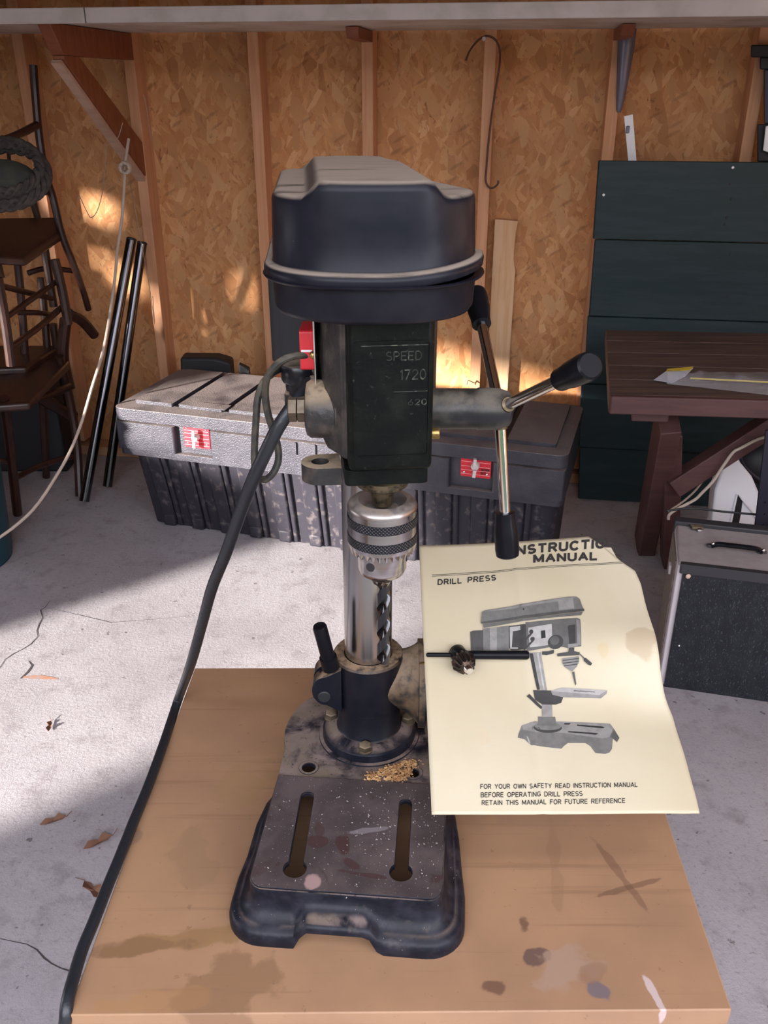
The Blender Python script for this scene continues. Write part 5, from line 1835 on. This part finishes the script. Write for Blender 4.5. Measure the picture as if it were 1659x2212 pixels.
def polyat(P, t, key=1):
    """point on a polyline at the share t of its height"""
    ya, yb = P[0][1], P[-1][1]
    y = ya + (yb - ya) * t
    for i in range(len(P) - 1):
        if P[i + 1][1] >= y or i == len(P) - 2:
            k = (y - P[i][1]) / (P[i + 1][1] - P[i][1])
            return (P[i][0] + (P[i + 1][0] - P[i][0]) * k, y)


def mpx(u, v):
    l, r_ = polyat(LEFT, v), polyat(RIGHT, v)
    y = l[1] + (r_[1] - l[1]) * u + 5 * math.sin(PI * u) * (1 - v)
    return l[0] + (r_[0] - l[0]) * u, y


def relief(x, t):
    """height of the paper over its plane at x and t up the slope"""
    h = 0.0
    w = smst(0.10, 0.27, x)
    h += 0.0100 * w * math.exp(-((t - 0.150) / 0.030) ** 2)
    h -= 0.0080 * w * math.exp(-((t - 0.095) / 0.030) ** 2)
    h += 0.0035 * smst(0.03, 0.15, x) * math.sin(t * 34.0 + x * 9)
    h += 0.0014 * math.sin(x * 34 + t * 11)
    h += 0.0010 * math.exp(-((x - 0.128) / 0.0035) ** 2)
    h += 0.020 * smst(0.24, 0.30, x) * smst(0.04, -0.01, t) * 0.6
    h += 0.003
    return h


def mpoint(px, py, lift=0.0):
    q = onp(px, py, MAN_P, MAN_N)
    t = (q - MAN_O).dot(MAN_T)
    return q + MAN_N * (relief(q.x, t) + lift)


NU, NV = 60, 80
b = MB()
b.add([mpoint(*mpx(i / NU, j / NV)) for j in range(NV + 1) for i in range(NU + 1)],
      [(j * (NU + 1) + i, (j + 1) * (NU + 1) + i, (j + 1) * (NU + 1) + i + 1, j * (NU + 1) + i + 1) for j in range(NV) for i in range(NU)])
mn = b.build('instruction_manual', MT['paper'], origin=tuple(MAN_O), angle=80, fix=False)
tag(mn, 'cream paper drill press instruction manual lying on the tilted drill table', 'manual')
so = mn.modifiers.new('thickness', 'SOLIDIFY')
so.thickness = 0.0014
so.offset = -1
# sheet behind showing past the folded corner
q = [mpoint(x, y, -0.0022) for x, y in ((1262, 1185), (1300, 1178), (1322, 1178), (1336, 1204), (1352, 1224), (1300, 1230))]
MB().add(q + [v - MAN_N * 0.0006 for v in q], [(5, 4, 3, 2, 1, 0), (6, 7, 8, 9, 10, 11)] + [(k, (k + 1) % 6, (k + 1) % 6 + 6, k + 6) for k in range(6)]).build('inner_page', MT['paper'], mn)


def print_text(txt, x0, y0, x1, y1, h, pen=0.12, gap=0.28):
    """baseline from (x0,y0) to (x1,y1), capital height h"""
    dx, dy = x1 - x0, y1 - y0
    return word_on(txt, lambda u, v: mpoint(x0 + dx * u - h * v * dy / dx * 0.5, y0 + dy * u - h * v, 0.0004), 'printed_text', MT['ink'], mn, pen, gap)


print_text('INSTRUCTIO', 1108, 1205, 1306, 1183, 23, 0.24, 0.36)
print_text('MANUAL', 1153, 1222, 1288, 1211, 21, 0.24, 0.36)
print_text('DRILL PRESS', 946, 1267, 1069, 1260, 13, 0.20, 0.34)
print_text('FOR YOUR OWN SAFETY READ INSTRUCTION MANUAL', 1037, 1709, 1373, 1706, 11, 0.165)
print_text('BEFORE OPERATING DRILL PRESS', 1038, 1727, 1255, 1725, 11, 0.165)
print_text('RETAIN THIS MANUAL FOR FUTURE REFERENCE', 1040, 1744, 1346, 1741, 11, 0.165)


def flat(pts, mat, lift=0.0004, name='printed_picture'):
    """flat print: outline in page pixels, cut fine enough to follow the paper"""
    tris = tessellate_polygon([[Vector((x, y, 0)) for x, y in pts]])
    vs = [Vector((x, y, 0)) for x, y in pts]
    fs = []
    for t in tris:
        a, b_, c = (vs[i] for i in t)
        if (b_ - a).cross(c - a).z > 0:
            t = t[::-1]
        fs.append(tuple(t))
    bm = bmesh.new()
    bv = [bm.verts.new(v) for v in vs]
    for t in fs:
        try:
            bm.faces.new([bv[i] for i in t])
        except ValueError:
            pass
    for _ in range(5):
        long_ = [e for e in bm.edges if e.calc_length() > 8]
        if not long_:
            break
        bmesh.ops.subdivide_edges(bm, edges=long_, cuts=1)
        bmesh.ops.triangulate(bm, faces=bm.faces)
    bmesh.ops.triangulate(bm, faces=bm.faces)
    bm.verts.index_update()
    V_ = [mpoint(v.co.x, v.co.y, lift) for v in bm.verts]
    F_ = [tuple(v.index for v in f.verts) for f in bm.faces]
    bm.free()
    return MB().add(V_, F_).build(name, mat, mn, smooth=False, fix=False)


def seg(x0, y0, x1, y1, n=24):
    return [(x0 + (x1 - x0) * k / n, y0 + (y1 - y0) * k / n) for k in range(n + 1)]


for dy, w_ in ((0, 1.1), (3, 1.0)):
    s_ = [(933, 1244 + dy), (1075, 1238 + dy), (1200, 1226 + dy), (1345, 1212 + dy)]
    top_ = [p for i in range(3) for p in seg(*s_[i], *s_[i + 1], 8)]
    flat(top_ + [(x, y + w_) for x, y in top_[::-1]], MT['ink'], name='printed_rule')

cp = lambda pts: [(890 + x / 2.633, 1140 + y / 2.633) for x, y in pts]
lv_ = [0.0004]


def pic(pts, g):
    lv_[0] += 0.00003
    flat(cp(pts), grey(g * 0.62), lv_[0])


el = lambda cx, cy, rx, ry, n=20: [(cx + rx * math.cos(2 * PI * k / n), cy + ry * math.sin(2 * PI * k / n)) for k in range(n)]
pic([(605, 1178), (625, 1125), (700, 1100), (850, 1098), (1130, 1108), (1152, 1142), (1180, 1195), (1165, 1222), (1142, 1200), (1135, 1262), (1120, 1285), (1095, 1293), (1040, 1288), (1012, 1246), (985, 1228), (885, 1228), (862, 1246), (848, 1262), (676, 1243), (640, 1208), (600, 1198)], 0.24)
pic([(625, 1125), (700, 1100), (850, 1098), (1130, 1108), (1148, 1135), (1125, 1190), (1085, 1200), (850, 1165), (700, 1165), (630, 1150)], 0.36)
pic([(1125, 1190), (1152, 1142), (1180, 1195), (1165, 1222), (1142, 1200)], 0.14)
pic([(940, 1116), (1085, 1126), (1098, 1132), (1088, 1138), (940, 1124)], 0.03)
pic([(888, 1156), (1045, 1166), (1062, 1171), (1045, 1177), (888, 1163)], 0.03)
pic([(868, 1108), (905, 1108), (895, 1118), (866, 1116)], 0.03)
pic([(650, 1190), (658, 1192), (672, 1232), (664, 1234)], 0.55)
pic(el(772, 1138, 82, 30), 0.07)
pic(el(772, 1128, 78, 24), 0.26)
pic([(718, 1072), (816, 1072), (822, 1125), (718, 1125)], 0.22)
pic([(660, 722), (728, 722), (768, 920), (800, 1072), (742, 1074), (735, 925)], 0.42)
pic([(664, 726), (684, 726), (728, 920), (712, 920)], 0.04)
pic([(705, 726), (716, 726), (756, 920), (748, 920)], 0.65)
pic([(690, 922), (792, 925), (862, 960), (850, 992), (820, 1002), (742, 1002), (700, 975)], 0.06)
pic([(652, 958), (668, 946), (742, 1016), (734, 1028), (722, 1018)], 0.06)
pic([(742, 1002), (798, 1002), (800, 1072), (745, 1074)], 0.40)
pic([(790, 928), (852, 911), (1110, 925), (1066, 950)], 0.52)
pic([(790, 928), (1066, 950), (1110, 925), (1108, 942), (1076, 967), (860, 962), (800, 948)], 0.34)
pic([(920, 925), (1040, 932), (1040, 936), (920, 930)], 0.12)
pic([(330, 602), (345, 594), (402, 592), (404, 722), (336, 724)], 0.10)
pic([(402, 584), (548, 572), (548, 718), (405, 722)], 0.24)
pic([(440, 582), (480, 578), (482, 720), (444, 720)], 0.40)
pic([(548, 574), (655, 570), (655, 705), (560, 705), (548, 690)], 0.05)
pic([(552, 580), (610, 578), (612, 600), (570, 604), (565, 690), (600, 692), (600, 700), (556, 698)], 0.55)
pic([(640, 560), (928, 545), (945, 555), (950, 706), (880, 712), (830, 700), (780, 700), (650, 715)], 0.17)
pic([(655, 590), (785, 575), (792, 688), (665, 696)], 0.62)
pic([(726, 610), (750, 608), (753, 650), (728, 652)], 0.03)
pic(el(672, 612, 12, 12, 10), 0.05)
pic(el(680, 652, 13, 12, 10), 0.05)
pic([(672, 615), (680, 622), (640, 665), (622, 700), (614, 698), (630, 655)], 0.05)
pic([(680, 655), (688, 662), (650, 700), (636, 712), (630, 706)], 0.05)
pic(el(808, 676, 43, 38), 0.05)
pic(el(803, 668, 26, 24), 0.13)
pic([(876, 590), (916, 584), (918, 690), (884, 694)], 0.06)
pic([(922, 556), (942, 560), (946, 700), (928, 704)], 0.34)
pic([(875, 692), (930, 690), (932, 706), (878, 712)], 0.40)
pic([(818, 738), (880, 732), (882, 712), (912, 712), (912, 730), (944, 738), (940, 752), (820, 752)], 0.07)
pic([(735, 722), (770, 722), (800, 715), (800, 735), (760, 742), (735, 738)], 0.06)
pic([(848, 764), (940, 758), (942, 784), (930, 808), (905, 832), (868, 810), (850, 788)], 0.30)
for yy in (772, 786, 800):
    pic([(850 + (yy - 772) * 0.3, yy), (940 - (yy - 772) * 0.3, yy - 6), (940 - (yy - 772) * 0.3, yy - 1), (851 + (yy - 772) * 0.3, yy + 5)], 0.06)
pic([(905, 835), (918, 832), (932, 895), (927, 903)], 0.10)
pic([(940, 748), (944, 744), (974, 770), (970, 774)], 0.12)
pic([(966, 770), (978, 768), (1015, 796), (1008, 806), (994, 802), (968, 782)], 0.04)
pic([(390, 548), (395, 496), (412, 486), (560, 470), (880, 422), (925, 420), (945, 435), (955, 470), (968, 505), (700, 530)], 0.22)
pic([(405, 492), (560, 473), (880, 425), (920, 425), (880, 440), (560, 485)], 0.34)
pic([(820, 436), (905, 426), (912, 492), (826, 500)], 0.36)
pic([(390, 548), (700, 518), (968, 492), (968, 508), (700, 534), (392, 558)], 0.10)
pic([(400, 560), (700, 536), (960, 512), (950, 532), (700, 548), (560, 562), (405, 582)], 0.18)
pic(el(628, 491, 5, 5, 8), 0.02)

# ---- chuck key lying on the manual
kz = 0.0062
K = lambda x, y, l: mpoint(x, y, l)
ckk = thing('chuck_key', mpoint(1000, 1430, 0.0), 'black geared chuck key with cross handle lying on the manual', 'chuck key')
pL, pM, pR = K(920, 1424, 0.006), K(990, 1423, 0.006), K(1140, 1424, 0.006)
dR = (pR - pL).normalized()
pL = pM - dR * (pM - pL).length
pR = pM + dR * (pR - pM).length
MB().lathe(pL, dR, [(0, 0.0010), (0.001, 0.0020), (0.022, 0.0020), (0.023, 0.0032), (0.029, 0.0036)], 14).build('thin_handle_end', MT['knob'], ckk)
LL = (pR - pM).length
MB().lathe(pM, dR, [(0, 0.0038), (LL - 0.002, 0.0042), (LL, 0.0032)], 16).build('handle_bar', MT['knob'], ckk)
ax = (MAN_T * -0.80 + MAN_N * 0.42 + Vector((0.28, 0, 0))).normalized()
MB().lathe(pM - ax * 0.0075, ax, [(0, 0.0062), (0.002, 0.0076), (0.012, 0.0078), (0.0145, 0.0070)], 24).build('key_hub', MT['knob'], ckk)
b = MB()
gc = pM + ax * 0.0072
a_, u_, w_ = b.frame(ax)
vs = []
gn = 12
for t, rb in ((0, 0.0100), (0.0045, 0.0112), (0.0125, 0.0078)):
    for k in range(gn * 4):
        an = 2 * PI * k / (gn * 4)
        rr = rb * (1.0 if k % 4 in (0, 1) else 0.78)
        vs.append(gc + a_ * t + (u_ * math.cos(an) + w_ * math.sin(an)) * rr)
q_ = gn * 4
b.add(vs, [(i * q_ + k, i * q_ + (k + 1) % q_, (i + 1) * q_ + (k + 1) % q_, (i + 1) * q_ + k) for i in range(2) for k in range(q_)] + [tuple(range(q_))[::-1], tuple(2 * q_ + k for k in range(q_))])
b.build('bevel_gear', M('worn gear steel', (0.05, 0.04, 0.034), 0.35, 0.8, col2=(0.22, 0.12, 0.08), scale=160, lo=0.5, hi=0.7), ckk, angle=25)
MB().lathe(gc + ax * 0.0125, ax, [(0, 0.0042), (0.004, 0.0040), (0.0062, 0.0030), (0.0062, 0.0004)], 16).build('pilot_tip', MT['pin'], ckk)

# ================================================================= SMALL STUFF
b = MB()
ctrs = [(830, 1672), (850, 1665), (868, 1655), (845, 1680), (875, 1672), (805, 1680), (862, 1684), (885, 1650)]
for k in range(520):
    cx_, cy_ = random.choice(ctrs)
    q = onz(cx_ + random.gauss(0, 9), cy_ + random.gauss(0, 4.5), TT + 0.0452)
    s_ = random.uniform(0.0006, 0.0017)
    rt = Matrix.Rotation(random.random() * 6.28, 3, 'Z') @ Matrix.Rotation(random.uniform(-0.8, 0.8), 3, 'X')
    b.box(q + Vector((0, 0, random.uniform(0.0003, 0.0032))), (s_ * 2, s_, s_ * 0.4), rt)
o = b.build('sawdust', MT['sawdust'], smooth=False)
tag(o, 'small heap of tan sawdust on the drill press base in front of the flange', 'sawdust', kind='stuff')
b = MB()
for k in range(230):
    x, y = random.gauss(0.045, 0.030), random.gauss(-0.125, 0.035)
    if k % 3 == 0:
        x, y = random.uniform(-0.078, 0.078), random.uniform(-0.20, -0.08)
    if not (-0.078 < x < 0.078 and -0.2 < y < -0.075) or any(inside((x, y), s_) for s_ in slots(0.002)):
        continue
    s_ = random.uniform(0.00025, 0.0008)
    b.box(Vector(BG(x, y, TT + 0.0466)), (s_ * 2.2, s_, s_ * 0.5), Matrix.Rotation(random.random() * 6.28, 3, 'Z'))
o = b.build('pale_shavings', M('pale chip', (0.36, 0.33, 0.31), 0.8), smooth=False)
tag(o, 'fine pale shavings scattered over the slotted part of the base', 'shavings', kind='stuff')
LF = [(108, 1570, 0.020, 'small reddish dry leaf scrap on the floor, topmost of the four left of the table'), (212, 1822, 0.030, 'curled brown dry leaf with upright stalk on the floor beside the cord'),
      (205, 1925, 0.034, 'torn brown dry leaf on the floor touching the cord'), (115, 1775, 0.026, 'faint pale brown leaf shred on the floor left of the curled leaf')]
for x, y, s_, lab in LF:
    q = onz(x, y, 0.0)
    an = random.random() * 3
    prof3 = [(-1, 0, 0.1), (-0.5, 0.35, 0.25), (0.1, 0.22, 0.1), (0.5, 0.42, 0.3), (1, 0.05, 0.05), (0.6, -0.15, 0.02), (0.3, -0.1, 0.02), (-0.1, -0.38, 0.28), (-0.6, -0.12, 0.02)]
    vs = [q + Matrix.Rotation(an, 3, 'Z') @ Vector((a * s_, c * s_, d * s_ + 0.0008)) for a, c, d in prof3]
    vs.append(q + Vector((0, 0, 0.0015)))
    vs2 = [v + Vector((0, 0, 0.0005)) for v in vs]
    b = MB().add(vs + vs2, [(k, (k + 1) % 9, 9) for k in range(9)] + [(k + 10, 19, (k + 1) % 9 + 10) for k in range(9)] + [(k, k + 10, (k + 1) % 9 + 10, (k + 1) % 9) for k in range(9)])
    b.tube([q + Matrix.Rotation(an, 3, 'Z') @ Vector((s_, 0, 0.002)), q + Matrix.Rotation(an, 3, 'Z') @ Vector((s_ * 1.5, s_ * 0.3, 0.006))], 0.0007, 5, 0)
    tag(b.build('dry_leaf', MT['leaf'], smooth=False), lab, 'leaf', 'dry leaves on the floor')
